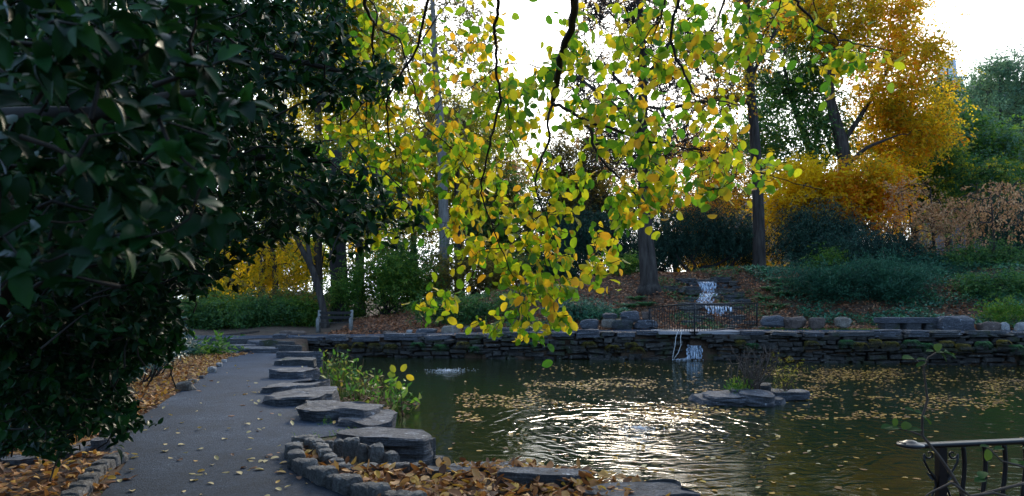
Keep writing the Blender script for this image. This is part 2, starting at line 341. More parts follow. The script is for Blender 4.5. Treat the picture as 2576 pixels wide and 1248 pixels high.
# path
m, nt, b, out = mat('asphalt_grit')
p = pos_node(nt)
f = math_n(nt, 'ADD', math_n(nt, 'MULTIPLY', noise_n(nt, p, 60, 4, .85), .5), math_n(nt, 'ADD', math_n(nt, 'MULTIPLY', noise_n(nt, p, .8, 6, .7), .3), math_n(nt, 'MULTIPLY', noise_n(nt, p, 16, 5, .8), .2)))
r = ramp(nt, [(.005, .012, .022), (.018, .037, .067), (.034, .062, .106), (.28, .36, .46)], f, [.41, .5, .57, .66])
nt.links.new(r.outputs[0], b.inputs['Base Color']); b.inputs['Roughness'].default_value = .8; b.inputs['Specular IOR Level'].default_value = .3
bump(nt, noise_n(nt, p, 60, 4, .8), b, 1.0, .02)
PATH_L = [(-60, 1500), (150, 1330), (245, 1262), (318, 1166), (312, 1150), (272, 1146), (300, 1100), (330, 1078), (352, 1051), (431, 1000), (487, 968), (570, 905), (574, 888), (540, 876), (500, 868), (450, 862), (440, 852)]
PATH_R = [(1060, 1500), (980, 1330), (905, 1262), (830, 1236), (745, 1192), (722, 1150), (738, 1128), (790, 1105), (900, 1090), (830, 1050), (760, 1012), (790, 970), (775, 930), (770, 905), (745, 893), (640, 888), (560, 872), (520, 862), (512, 850)]
poly = [G(u, v)[:2] for u, v in PATH_L] + [G(u, v)[:2] for u, v in PATH_R[::-1]]
PATHPOLY = poly
bm = bmesh.new(); vs = [bm.verts.new((x, y, .012)) for x, y in poly]; bm.faces.new(vs); bmesh.ops.triangulate(bm, faces=bm.faces[:])
me = bpy.data.meshes.new('path'); bm.to_mesh(me); bm.free(); me.materials.append(m)
if me.polygons[0].normal.z < 0: me.flip_normals()
o = bpy.data.objects.new('path', me); sc.collection.objects.link(o); tag(o, kind='structure')
a = Acc(); xx = np.concatenate([np.arange(-16, -7.5, .5), np.arange(-7.5, 24, .5)]); V = []
for x in xx:
    for t in (.15, 1.0, 1.8, 2.6): V.append((x, yw(x) + t - max(0, min(1, (-9 - x) / 2)) * .6, terr(x, yw(x) + t) + .02))
n = len(xx); k = np.arange(n * 4).reshape(n, 4)
a.add(V, np.stack([k[:-1, :-1], k[1:, :-1], k[1:, 1:], k[:-1, 1:]], -1).reshape(-1, 4))
tag(a.build('footpath', m), kind='structure')

# ------------------------------------------------------------------ stones
def slab_mesh(acc, c, rx, ry, zt_, zb, rot=0, seed=0, rough=1.0, seg=46, tilt=(0, 0), square=.55):
    """a quarried slab: angular outline, broken layered sides, nearly flat top with shallow ledges"""
    rs = random.Random(seed * 77 + 5); nv = rs.randint(7, 10); cor = []
    for i in range(nv):
        t = 2 * math.pi * (i + rs.uniform(-.3, .3)) / nv; e = 2 / (2 + square * 3); ct, st = math.cos(t), math.sin(t)
        q = 1 + rs.uniform(-.26, .13) * min(1, rough); cor.append((math.copysign(abs(ct) ** e, ct) * rx * q, math.copysign(abs(st) ** e, st) * ry * q))
    base = []; per = seg / nv
    for j in range(seg):
        f = j / per; i = int(f) % nv; f -= int(f); p0, p1 = cor[i], cor[(i + 1) % nv]
        x, y = p0[0] + (p1[0] - p0[0]) * f, p0[1] + (p1[1] - p0[1]) * f; bulge = .06 * math.sin(math.pi * f)
        n = noise.noise((x * 4 + seed * 3.1, y * 4, seed)) * .1 * rough; base.append((x * (1 + bulge + n), y * (1 + bulge + n)))
    rings = 9; V = []; th = zt_ - zb; cr, sr = math.cos(rot), math.sin(rot)
    def put(x, y, z):
        z += tilt[0] * x + tilt[1] * y; V.append((c[0] + x * cr - y * sr, c[1] + x * sr + y * cr, z))
    jag = [rs.uniform(-.07, .03) for _ in range(rings)]; jag[-1] = -.075; jag[-2] = -.005
    lv = sorted([0, 1, .93] + [rs.uniform(.08, .85) for _ in range(rings - 3)])
    m_ = min(rx, ry); slope = rs.uniform(-.06, .16)
    for i in range(rings):
        for j, (x, y) in enumerate(base):
            n = slope * (1 - lv[i]) * m_ * (.6 + noise.noise((x * 1.2, y * 1.2, seed)) * 1.5) - (.05 * m_ * max(0, noise.noise((x * 3 + seed, y * 3, 0))) * 3 if i >= rings - 2 else 0) + noise.noise((x * 3.5, y * 3.5, lv[i] * 5 + seed)) * .14 * rough * m_ + jag[i] * rough * m_ * (.5 + noise.noise((x * 1.5 + seed, y * 1.5, i)) * 2)
            L = math.hypot(x, y) + 1e-6; k = 1 + n / L
            put(x * k, y * k, zb + th * lv[i] + noise.noise((x * 2 + seed, y * 2, i * .6)) * .13 * th * (0 if i == 0 else .6))
    for s in (.95, .84, .7, .55, .4, .24, .1):
        for x, y in base:
            px, py = x * s, y * s; n = noise.noise((px * 1.7 + seed, py * 1.7, 3.1)); led = math.floor(n * 4) / 4 * .035 + noise.noise((px * 9, py * 9, seed)) * .006
            put(px, py, zt_ + led * min(1, rough) * min(1, m_ * 2.5) + .006)
    put(0, 0, zt_)
    nr = rings + 7; k = np.arange(seg); Fq = []
    for i in range(nr - 1): Fq.append(np.stack([i * seg + k, i * seg + (k + 1) % seg, (i + 1) * seg + (k + 1) % seg, (i + 1) * seg + k], 1))
    tri = np.stack([(nr - 1) * seg + k, (nr - 1) * seg + (k + 1) % seg, np.full(seg, nr * seg)], 1)
    acc.add(V, [np.concatenate(Fq), tri])
def flatshade(o, ang=.6):
    me = o.data; me.set_sharp_from_angle(angle=ang * .6)
def slab(label, c, rx, ry, zt_, zb, rot=0, seed=0, m=None, group=None, rough=1.0, tilt=(0, 0), name='slab_stone', cat='stone', square=.55):
    a = Acc(); slab_mesh(a, c, rx, ry, zt_, zb, rot, seed, rough, tilt=tilt, square=square)
    o = a.build(name, m or M_slate); flatshade(o); localise(o); return tag(o, label, cat, group)
def slabD(label, u0, u1, v0, v1, zt_, zv, zb=None, **k):   # v0: back edge of the top, v1: foot of the front at height zv
    yb = (EYE - zt_) * F / (v0 - HZ); yf = (EYE - zv) * F / (v1 - HZ); yb = max(yb, yf + .22)
    yc = (yb + yf) / 2; xc = ((u0 + u1) / 2 - CX) / F * yc
    k.setdefault('tilt', (random.uniform(-.04, .04), random.uniform(-.03, .05)))
    return slab(label, (xc, yc), (u1 - u0) / 2 / F * yc * 1.12, (yb - yf) / 2 * 1.15, zt_ * (.68 if zt_ > .12 else 1), zv if zb is None else zb, **k)
def rockmesh(acc, c, r, seed, rough=.3, sub=3):
    bm = bmesh.new(); bmesh.ops.create_icosphere(bm, subdivisions=sub, radius=1)
    V = []
    for v in bm.verts:
        p = v.co.copy(); e = .55
        p = Vector([math.copysign(abs(q) ** e, q) for q in p]) * .72
        n = noise.noise(p * 1.3 + Vector((seed * 5.1, 0, seed))) * rough + noise.noise(p * 3.5 + Vector((0, seed * 2.2, 0))) * rough * .35
        p *= 1 + n; V.append((c[0] + p.x * r[0], c[1] + p.y * r[1], c[2] + p.z * r[2]))
    acc.add(V, np.array([[v.index for v in f.verts] for f in bm.faces])); bm.free()
def boulder(label, u0, u1, v0, v1, y, m, seed, group=None, depth=None, name='boulder', cat='rock'):
    c, (rx, rz) = box(u0, u1, v0, v1, y); a = Acc(); rockmesh(a, (c[0], y, c[2] - rz * .1), (rx * 1.15, depth or max(rx * .7, rz), rz * 1.25), seed)
    o = a.build(name, m); flatshade(o, .5); localise(o); return tag(o, label, cat, group)

gS = 'slate slabs lining the pond side of the path'
slabD('broad upright-sided slate block where the path forks, leftmost of the pond edge slabs', 518, 572, 843, 868, .38, .02, -.1, seed=1, group=gS, m=M_slate2)
slabD('long low slate slab in front of the blocks at the path fork', 514, 642, 861, 882, .2, 0, -.1, seed=2, group=gS)
slabD('small mossy slate block second along at the path fork', 570, 620, 848, 862, .32, .1, -.1, seed=3, group=gS, m=M_slate2)
slabD('flat brown grey slab behind the low stones near the fork', 620, 705, 851, 866, .22, .06, -.1, seed=4, group=gS)
slabD('low wedge of slate at the far bend of the path', 605, 712, 867, 889, .2, 0, -.2, seed=5, group=gS)
slabD('rounded mossy slab against the end of the pond wall', 690, 762, 861, 883, .3, .05, -.9, seed=6, group=gS, m=M_slate2)
slabD('long slate slab jutting over the water at the far bend', 700, 806, 878, 902, .24, 0, -.9, seed=7, group=gS)
slabD('mossy low stone closing the corner between the pond wall and the path stones', 655, 735, 852, 872, .26, .0, -.9, seed=21, group=gS, m=M_slate2)
slabD('layered slate slab just before the far bend', 703, 792, 894, 921, .2, 0, -.9, seed=8, group=gS, m=M_slate2)
slabD('lichen spotted squat slab beside the water plants', 690, 786, 917, 955, .22, 0, -.9, seed=9, group=gS)
slabD('thin dark slab tucked behind the cracked flat slab', 681, 806, 953, 988, .16, .02, -.9, seed=10, group=gS)
slabD('flat topped slab with a long crack beside the path', 694, 838, 966, 1020, .19, 0, -.9, seed=11, group=gS)
slabD('large flat rounded slab in the middle of the row by the path', 748, 945, 1001, 1064, .19, 0, -.9, seed=12, group=gS)
slabD('low split slab between the rounded slab and the big end slab', 858, 990, 1036, 1080, .06, 0, -.9, seed=13, group=gS)
slabD('biggest grey slate slab at the near end of the row above the stacked rocks', 872, 1090, 1068, 1132, .13, -.05, -.2, seed=14, group=gS)
slabD('dark block propping up the biggest slab over the water', 955, 1088, 1110, 1170, -.12, -.4, -.9, seed=15, group='rocks stacked under the big slab', m=M_slate2)
slabD('wet lower ledge at the foot of the stacked rocks', 990, 1120, 1150, 1190, -.36, -.52, -1, seed=16, group='rocks stacked under the big slab', m=M_slate2)
gF = 'slabs along the near bank of the pond'
slabD('small slab lying among the fallen leaves next to the granite setts', 1068, 1196, 1184, 1210, .07, 0, -.9, seed=17, group=gF)
slabD('far thin slab on the lip of the near bank above the bright reflection', 1140, 1300, 1168, 1192, .05, 0, -.9, seed=18, group=gF)
slabD('large slate slab with yellow leaves on top in the near leaf bed', 1266, 1466, 1174, 1236, .17, -.02, -.9, seed=19, group=gF)
slabD('broad grey slab at the corner of the near bank', 1470, 1730, 1212, 1275, .08, 0, -.9, seed=20, group=gF)

# granite setts
def sett(c, w, d, h, rz, seed, label, group, name='granite_sett', m=None, sub=3):
    bm = bmesh.new(); bmesh.ops.create_cube(bm, size=2); bmesh.ops.subdivide_edges(bm, edges=bm.edges[:], cuts=sub, use_grid_fill=True)
    V = []
    for v in bm.verts:
        p = v.co.copy(); r = max(abs(p.x), abs(p.y), abs(p.z)); l = p.length / 1.73
        p = p * (1 - .2 * max(0, l - .72) / .28)
        n = noise.noise(p * 1.4 + Vector((seed * 3.7, seed, 0))) * .16 + noise.noise(p * 4 + Vector((0, seed * 2.1, 0))) * .07
        p *= 1 + n; cr, sr = math.cos(rz), math.sin(rz); x, y = p.x * w / 2, p.y * d / 2
        V.append((c[0] + x * cr - y * sr, c[1] + x * sr + y * cr, c[2] + h / 2 + p.z * h / 2))
    a = Acc(); a.add(V, np.array([[v.index for v in f.verts] for f in bm.faces])); bm.free()
    o = a.build(name, m or M_granite); flatshade(o, .7); localise(o); return tag(o, label, 'paving stone' if 'upright' not in name else 'stone', group)
def follow(pts, step, fn):
    P = [np.array(G(u, v)[:2]) for u, v in pts]; acc = 0; i = 0; out = []
    L = [np.linalg.norm(P[k + 1] - P[k]) for k in range(len(P) - 1)]; tot = sum(L); s = step / 2; cum = np.concatenate([[0], np.cumsum(L)])
    n = max(1, round(tot / step)); 
    for j in range(n):
        t = (j + .5) / n * tot; k = min(len(L) - 1, int(np.searchsorted(cum, t) - 1)); k = max(0, k)
        q = P[k] + (P[k + 1] - P[k]) * (t - cum[k]) / L[k]; d = P[k + 1] - P[k]; fn(j, q, math.atan2(d[1], d[0]), tot / n)
follow([(790, 1117), (757, 1130), (738, 1148), (746, 1178), (772, 1196), (808, 1214), (852, 1231), (905, 1250), (960, 1268), (1060, 1292)], .125,
       lambda j, q, r, st: sett((q[0], q[1], -.06), st * .97, .13 + .02 * (j % 3), .17 + .02 * ((j * 7) % 3), r, 40 + j, 'rough granite sett in the outer ring of the little bed by the path', 'granite setts of the outer ring'))
follow([(777, 1136), (801, 1149), (819, 1170), (850, 1186), (872, 1194), (902, 1196), (940, 1192), (985, 1191), (1070, 1186)], .145,
       lambda j, q, r, st: sett((q[0], q[1], -.05), st * .97, .13, (.2 if j < 5 else .16 if j < 7 else .13) + .015 * (j % 2), r, 80 + j, 'rough granite sett in the inner ring below the upright stones', 'granite setts of the inner ring'))
ups = [(788, 814, 1106, 1128, 'shortest upright granite post at the left end of the row'), (814, 837, 1106, 1138, 'second upright granite post from the left end of the row'), (836, 862, 1103, 1149, 'third upright granite post leaning beside the tallest one'),
       (860, 898, 1100, 1164, 'tallest and widest dark upright granite post in the row'), (897, 922, 1114, 1171, 'slim upright granite post right of the tallest one'), (922, 962, 1117, 1174, 'broad pale upright granite post near the right end of the row'), (964, 999, 1134, 1180, 'pointed upright granite post at the right end of the row')]
for i, (u0, u1, v0, v1, lab) in enumerate(ups):
    y = 2747 / (v1 - HZ); wd = (u1 - u0) / F * y; h = (v1 - v0) / F * y
    sett((((u0 + u1) / 2 - CX) / F * y, y + wd / 2, -.05), wd, wd * .9, h + .03, .1 * i, 120 + i, lab, 'upright granite posts of the little bed', 'upright_stone')
follow([(318, 1160), (290, 1172), (262, 1190), (236, 1222), (205, 1255), (170, 1300)], .13,
       lambda j, q, r, st: sett((q[0] - .04, q[1], -.06), st * .97, .14, .15 + .02 * (j % 2), r, 150 + j, 'rough granite sett edging the leaf bed left of the path', 'granite setts left of the path'))
for i, (u0, u1, v0, v1, lab) in enumerate([(232, 276, 1098, 1138, 'grey kerb stone nearest the drain hollow left of the path'), (262, 300, 1084, 1112, 'grey kerb stone in the middle of the three left of the path'), (292, 326, 1074, 1094, 'grey kerb stone farthest along of the three left of the path'), ]):
    slabD(lab, u0, u1, v0, v1, .12, 0, -.1, seed=200 + i, group='kerb stones left of the path')
slabD('flat dark slab sunk in the hollow left of the kerb stones', 180, 255, 1104, 1152, .05, 0, -.1, seed=210, name='slab_stone')
slabD('flat grey slab half under leaves at the left edge', -20, 82, 1148, 1172, .05, 0, -.1, seed=211)
for i, (u0, u1, v0, v1, mm, lab) in enumerate([(440, 491, 957, 985, M_tan, 'large tan rock at the left edge of the path'), (492, 516, 944, 955, M_slate, 'flat bluish rock next to the tan rock'), (520, 546, 920, 940, M_pale, 'pale lumpy rock midway along the left path edge'), (543, 560, 911, 925, M_pale, 'small pale rock beside the bright hosta leaves'), (556, 572, 903, 913, M_pale, 'tiny pale rock at the far end of the left path edge'), (470, 500, 952, 966, M_tan, 'small tan rock behind the large tan rock')]):
    y = 2747 / (v1 - HZ) + .1; boulder(lab, u0, u1, v0, v1, y, mm, 220 + i, 'edging rocks left of the path')

# ------------------------------------------------------------------ far wall
wall = empty('dry_stone_wall', (5, float(yw(5)), -1), 'long dry stone retaining wall with slab coping behind the pond', 'wall')
a = Acc(); bk = Acc(); rr = random.Random(3)
z = -.95; objs = []
OPEN = (A(1712, 0, 24.4)[0], A(1782, 0, 24.4)[0])
row = 0
while z < .45:
    hh = rr.uniform(.06, .17); x = -9.2 - rr.random()
    while x < 24:
        wd = rr.uniform(.16, .8); xm = x + wd / 2; top = float(zt(xm)) - .05
        if z + hh < top + .04 and rr.random() > .07 and not (OPEN[0] < xm < OPEN[1] and z < -.02):
            slope = (float(yw(xm + .3)) - float(yw(xm - .3))) / .6; ang = math.atan(slope)
            c = (xm, float(yw(xm)) + .14 + rr.uniform(-.1, .08), z + hh / 2 + .05 * math.sin(xm * 1.7 + row) + rr.uniform(-.02, .02))
            dx, dz, dd = wd / 2 * rr.uniform(.84, .98), hh / 2 * rr.uniform(.7, 1.05), .18; j = lambda s: rr.uniform(-s, s)
            V = []; tlt = rr.uniform(-.018, .018)
            for (sx, sz, sy, k) in [(-1, -1, -1, .8), (1, -1, -1, .8), (1, 1, -1, .8), (-1, 1, -1, .8), (-1, -1, -.7, 1), (1, -1, -.7, 1), (1, 1, -.7, 1), (-1, 1, -.7, 1), (-1, -1, 1, 1), (1, -1, 1, 1), (1, 1, 1, 1), (-1, 1, 1, 1)]:
                lx = sx * (dx - (1 - k) * .12) + j(.03); lz = sz * dz * k + j(.022) + sx * tlt; ly = sy * dd + j(.03)
                V.append((c[0] + lx * math.cos(ang) - ly * math.sin(ang), c[1] + lx * math.sin(ang) + ly * math.cos(ang), c[2] + lz))
            a.add(V, np.array([[0, 1, 2, 3]] + [[4 + k, 4 + (k + 1) % 4, (k + 1) % 4, k] for k in range(4)] + [[8 + k, 8 + (k + 1) % 4, 4 + (k + 1) % 4, 4 + k] for k in range(4)]))
        x += wd
    z += hh; row += 1
M_wallst = rock_mat('wall_stone', (.014, .013, .011), (.05, .045, .038), (.125, .115, .098), (.035, .042, .016), .55, 1)
objs.append(a.build('wall_face', M_wallst, wall, False))
xx = np.arange(-9.4, 24.5, .4); V = []
for x in xx:
    y = float(yw(x)) + .26
    o_ = OPEN[0] < x < OPEN[1]
    yy = y + (.9 if o_ else 0)
    V += [(x, yy, -1.7), (x, yy, float(zt(x)) - .06), (x, y + .5, float(zt(x)) - .06)]
k = np.arange(len(xx) * 3).reshape(-1, 3); a = Acc()
a.add(V, np.stack([k[:-1, :-1], k[1:, :-1], k[1:, 1:], k[:-1, 1:]], -1).reshape(-1, 4))
m_core = surf('wall_core', [(.012, .012, .012), (.03, .03, .03)], 3)
objs.append(a.build('wall_core', m_core, wall, False))
x = -9.3; i = 0
BR = (A(1668, 0, 24.2)[0], A(1856, 0, 24.2)[0])
while x < 24:
    wd = rr.uniform(.55, 1.7); xm = x + wd / 2
    if not (BR[0] - .2 < xm < BR[1] + .2):
        a = Acc(); zz = float(zt(xm)); slope = (float(yw(xm + .5)) - float(yw(xm - .5)))
        slab_mesh(a, (xm, float(yw(xm)) + .22), wd / 2 * .96, rr.uniform(.26, .42), zz + rr.uniform(.02, .17), zz - rr.uniform(.06, .13), math.atan(slope) + rr.uniform(-.06, .06), 300 + i, 1.1, 26, square=.7, tilt=(rr.uniform(-.03, .03), 0))
        o = a.build('coping_stone', rr.choice([M_slate, M_slate, M_slate2]), wall); flatshade(o); objs.append(o)
    x += wd; i += 1
under(wall, objs)
# low band of rocks on top of the wall left of the bridge
gB = 'boulders bordering the far path'
bl = [(1020, 1039, 828, 842, M_pale, 'small whitish rock beside the far path'), (1040, 1105, 824, 841, M_slate, 'long grey rock beside the far path'), (1106, 1163, 816, 841, M_tan, 'rounded tan boulder beside the far path'),
      (1164, 1193, 820, 839, M_slate, 'grey pointed rock between the tan and brown boulders'), (1192, 1242, 820, 839, M_brownrock, 'brown boulder beside the far path under the yellow leaves'), (960, 1000, 832, 842, M_brownrock, 'low brown stone near the bench'),
      (700, 775, 830, 850, M_brownrock, 'dark red brown rock left of the bench'), (1245, 1300, 822, 840, M_slate2, 'mossy grey rock right of the brown boulder'), (1310, 1370, 818, 838, M_slate, 'grey rock behind the lowest yellow leaves'), (1380, 1450, 806, 832, M_slate2, 'mossy grey boulder on the bank behind the lowest yellow leaves'),
      (1455, 1510, 800, 826, M_slate, 'wide grey boulder at the foot of the leafy slope'),
      (1557, 1613, 780, 806, M_slate, 'square grey boulder at the top of the pile left of the footbridge'), (1508, 1554, 798, 822, M_tan, 'tan boulder in the pile left of the footbridge'), (1512, 1556, 786, 799, M_slate2, 'thin slab on top of the tan boulder'), (1532, 1600, 800, 828, M_slate2, 'mossy boulder at the base of the pile left of the footbridge'), (1590, 1662, 801, 828, M_slate, 'smooth pale grey boulder touching the iron fence'), (1612, 1640, 782, 800, M_brownrock, 'small brown rock behind the iron fence corner'),
      (1908, 1976, 791, 820, M_slate, 'dark grey boulder right of the iron fence'), (1966, 2030, 793, 828, M_brownrock, 'big brown boulder on the right bank'), (2030, 2076, 795, 827, M_brownrock, 'brown boulder under the creeping juniper'), (2096, 2143, 794, 822, M_tan, 'rounded tan boulder under the creeping juniper'),
      (2350, 2456, 790, 832, M_slate, 'large angular grey rock at the right end of the stone ledge'), (2458, 2516, 806, 834, M_brownrock, 'brown rock between the angular rock and the pale one'), (2510, 2538, 809, 830, M_pale, 'small whitish rock on the right bank'), (2552, 2590, 808, 834, M_pale, 'whitish rock at the right edge of the bank')]
for i, (u0, u1, v0, v1, mm, lab) in enumerate(bl):
    xg = ((u0 + u1) / 2 - CX) / F * 27; y = float(yw(xg)) + 2.7
    xg = ((u0 + u1) / 2 - CX) / F * y
    zb = EYE - (v1 - HZ) / F * y
    boulder(lab, u0, u1, v0, v1 + 3, y, mm, 400 + i, gB)
lab = ['left', 'middle', 'right']
y = float(yw(14)) + 2.5
c, (rx, rz) = box(2208, 2358, 799, 812, y)
slab('long flat stone ledge like a bench on the right bank', (c[0], y), rx, .35, c[2] + rz, c[2] - rz, .02, 430, M_slate, None, .4, square=1.2, name='stone_ledge')
for i, (u0, u1) in enumerate([(2216, 2255), (2262, 2312), (2318, 2350)]):
    c, (rx, rz) = box(u0, u1, 812, 830, y); slab('%s supporting stone under the long stone ledge' % lab[i], (c[0], y), rx, .3, c[2] + rz, c[2] - rz - .05, 0, 435 + i, M_slate2, 'stones under the ledge', .5, square=1)

# ------------------------------------------------------------------ footbridge, fence, waterfall
a = Acc(); boxm(a, (0, 0, 0), (BR[1] - BR[0] + .25, 1.5, .11)); o = a.build('stone_footbridge', M_concrete, smooth_=False)
o.location = ((BR[0] + BR[1]) / 2, float(yw(6)) + .55, .37); tag(o, 'pale flat slab footbridge over the stream outlet', 'bridge')
yq = float(yw(6))
fen = empty('iron_fence', (6.4, 24.2, .4), 'low black iron railing bowed around the footbridge in front of the waterfall', 'fence')
keys = [(1634, 775, 826, 27.0), (1662, 771, 832, 25.6), (1700, 767, 837, 24.6), (1747, 765, 840, 24.05), (1800, 764, 834, 24.8), (1850, 763, 827, 25.9), (1904, 763, 820, 27.6)]
ku = [k[0] for k in keys]
def fp(u, w): 
    y = np.interp(u, ku, [k[3] for k in keys]); v = np.interp(u, ku, [k[1 if w else 2] for k in keys]); return A(u, v, float(y))
objs = []
us = np.linspace(1634, 1904, 44)
for w_, nm in ((1, 'top_rail'), (0, 'bottom_rail')):
    a = Acc(); tube(a, [np.array(fp(u, w_)) + (0, 0, 0 if w_ else .05) for u in np.linspace(1634, 1904, 40)], .03, 6); objs.append(a.build(nm, M_iron, fen))
for i, u in enumerate(us):
    t = np.array(fp(u, 1)); b_ = np.array(fp(u, 0)); a = Acc(); post = i in (0, 18, 43)
    r_ = .034 if post else .0115
    wv = 0 if post else .012
    pts = [b_ + (t - b_) * f + np.array([wv * math.sin(f * 9), 0, 0]) for f in np.linspace(0, 1, 7)]
    if post: pts[0] = pts[0] - np.array([0, 0, .08])
    tube(a, pts, r_, 6); objs.append(a.build('fence_post' if post else 'baluster', M_iron, fen))
under(fen, objs)
# stacked slabs of the cascade
M_casc = rock_mat('cascade_stone', (.018, .017, .014), (.1, .092, .08), (.25, .23, .2), (.06, .08, .024), .56, 6)
rr = random.Random(11)
def stream_u(v): return float(np.interp(v, [700, 712, 740, 765, 790, 812, 835], [1772, 1776, 1774, 1770, 1806, 1812, 1780]))
i = 0
for v in (703, 713, 724, 735, 747, 759, 771, 783, 796, 809, 821):
    y = float(np.interp(v, [700, 765, 830], [34, 30.8, 27.4])); su = stream_u(v)
    for side in (-1, 1):
        u = su + side * rr.uniform(16, 22)
        far = rr.uniform(35, 92)
        while abs(u - su) < far:
            wd = rr.uniform(20, 60)
            if rr.random() < .15: u += side * wd * .6; continue
            cu = u + side * wd / 2; c = A(cu, v + rr.uniform(-4, 4), y)
            hgt = 'high' if v < 740 else 'midway' if v < 785 else 'low'
            slab('flat grey slab stacked %s on the %s of the waterfall' % (hgt, 'left' if side < 0 else 'right'), (c[0], y + rr.uniform(-.15, .2)), wd / 2 / F * y * 1.08, rr.uniform(.4, .6), c[2] + .04, c[2] - rr.uniform(.16, .26), rr.uniform(-.25, .25), 500 + i,
                 rr.choice([M_slate2, M_casc, M_casc]), 'slabs %s on the %s of the waterfall' % (hgt, 'left' if side < 0 else 'right'), 1.1)
            i += 1; u += side * wd * rr.uniform(.85, 1.15)
for (u0, u1, v0, v1, y, lb) in [(1745, 1800, 704, 712, 33.6, 'slab the top of the waterfall spills over'), (1745, 1805, 738, 743, 32.3, 'narrow ledge half way down the upper waterfall'), (1740, 1840, 764, 773, 30.6, 'wide ledge between the upper and the lower waterfall'), (1770, 1850, 811, 820, 28.7, 'wet slab at the foot of the lower waterfall')]:
    c, (rx, rz) = box(u0, u1, v0, v1, y); slab(lb, (c[0], y + .3), rx, .6, c[2] + rz, c[2] - rz - .3, 0, 560 + int(u0), M_slate2, 'ledges under the falling water', .8)
a = Acc()
c, (rx, rz) = box(1700, 1860, 700, 835, 33)      # rock bed behind the stream
V = []; 
for v in np.linspace(700, 832, 14):
    y = float(np.interp(v, [700, 765, 830], [34.3, 31.3, 27.9]))
    for u in np.linspace(1700, 1870, 12): q = A(u, v, y); V.append((q[0], q[1] + rr.uniform(0, .2), q[2] + rr.uniform(-.1, .05)))
k = np.arange(14 * 12).reshape(14, 12); a.add(V, np.stack([k[:-1, :-1], k[1:, :-1], k[1:, 1:], k[:-1, 1:]], -1).reshape(-1, 4)[:, ::-1])
o = a.build('stream_bed', surf('wet_rock_bed', [(.02, .018, .014), (.05, .04, .03)], 3, .5)); tag(o, kind='structure')
m_fall, nt, b, out = mat('white_water')
n = noise_n(nt, pos_node(nt, (14, 3, 1.2)), 1.6, 5, .7)
r = ramp(nt, [(.03, .045, .06), (.3, .38, .48), (.85, .9, .95)], n, [.4, .5, .6]); nt.links.new(r.outputs[0], b.inputs['Base Color']); b.inputs['Roughness'].default_value = .25
bump(nt, n, b, .8, .03)
def fall(name, pts, wd, label, seed):
    rr = random.Random(seed); a = Acc()
    for s in range(15):
        off = (s - 7) / 7 * wd * rr.uniform(.6, .95); P = []
        for (x, y, z) in pts:
            for k in (0,): P.append((x + off * rr.uniform(.8, 1.15), y - .02 * rr.random() - .03 * (s % 3), z))
        n = len(P); V = []
        hw = wd * rr.uniform(.04, .11)
        for p in P: V += [(p[0] - hw * rr.uniform(.6, 1.2), p[1], p[2]), (p[0], p[1] - .04, p[2]), (p[0] + hw * rr.uniform(.6, 1.2), p[1], p[2])]
        k = np.arange(n * 3).reshape(n, 3); a.add(V, np.stack([k[:-1, :-1], k[:-1, 1:], k[1:, 1:], k[1:, :-1]], -1).reshape(-1, 4))
    o = a.build(name, m_fall); return tag(o, label, kind='stuff')
def fpts(lst): return [A(*q) for q in lst]
def dens(lst, k=4):
    P = np.array(fpts(lst)); t = np.linspace(0, len(P) - 1, (len(P) - 1) * k + 1); return [tuple(np.interp(t_, range(len(P)), P[:, j]) for j in range(3)) for t_ in t]
fall('waterfall_water', dens([(1772, 709, 33.1), (1777, 712, 32.9), (1779, 736, 32.6), (1780, 739, 32.0), (1770, 763, 31.2)]), .5, 'upper fall of white water tumbling over slabs', 1)
fall('waterfall_water', dens([(1800, 769, 30.3), (1808, 773, 29.9), (1812, 808, 29.4), (1800, 814, 28.5), (1790, 822, 28.2)]), .6, 'lower fall of white water behind the iron fence', 2)
fall('outlet_water', dens([(1745, 866, 24.6), (1745, 870, 24.35), (1744, 886, 24.2), (1743, 902, 24.1)]), .3, 'sheet of white water pouring from under the footbridge into the pond', 3)
def foam(name, c, rx, ry, n, label, s=.03, hgt=.05):
    a = Acc(); rr = np.random.default_rng(int(c[0] * 100) % 1000 + 5)
    for _ in range(n):
        t = rr.uniform(0, 6.28); r0 = abs(rr.normal()) * .5; p = (c[0] + rx * r0 * math.cos(t), c[1] + ry * r0 * math.sin(t), c[2] + max(0, hgt * (1 - r0)) * rr.random())
        q = s * rr.uniform(.4, 1.3); V = np.array([(1, 0, 0), (0, 1, 0), (-1, 0, 0), (0, -1, 0), (0, 0, .5), (0, 0, -.3)]) * q + p
        a.add(V, np.array([(0, 1, 4), (1, 2, 4), (2, 3, 4), (3, 0, 4), (1, 0, 5), (2, 1, 5), (3, 2, 5), (0, 3, 5)]))
    return tag(a.build(name, m_foam), label, kind='stuff')
m_foam, nt, b, out = mat('foam'); b.inputs['Base Color'].default_value = (.75, .8, .86, 1); b.inputs['Roughness'].default_value = .3
foam('foam', (FALL[0] - .15, FALL[1] - .2, ZW), .5, .35, 260, 'foam where the outlet water hits the pond', .04, .05)
foam('foam', B2, .75, .7, 330, 'bubbling white spring in the far left of the pond', .013, .018)
foam('foam', B1, .32, .3, 150, 'bubbling spring in the middle of the pond', .012, .03)
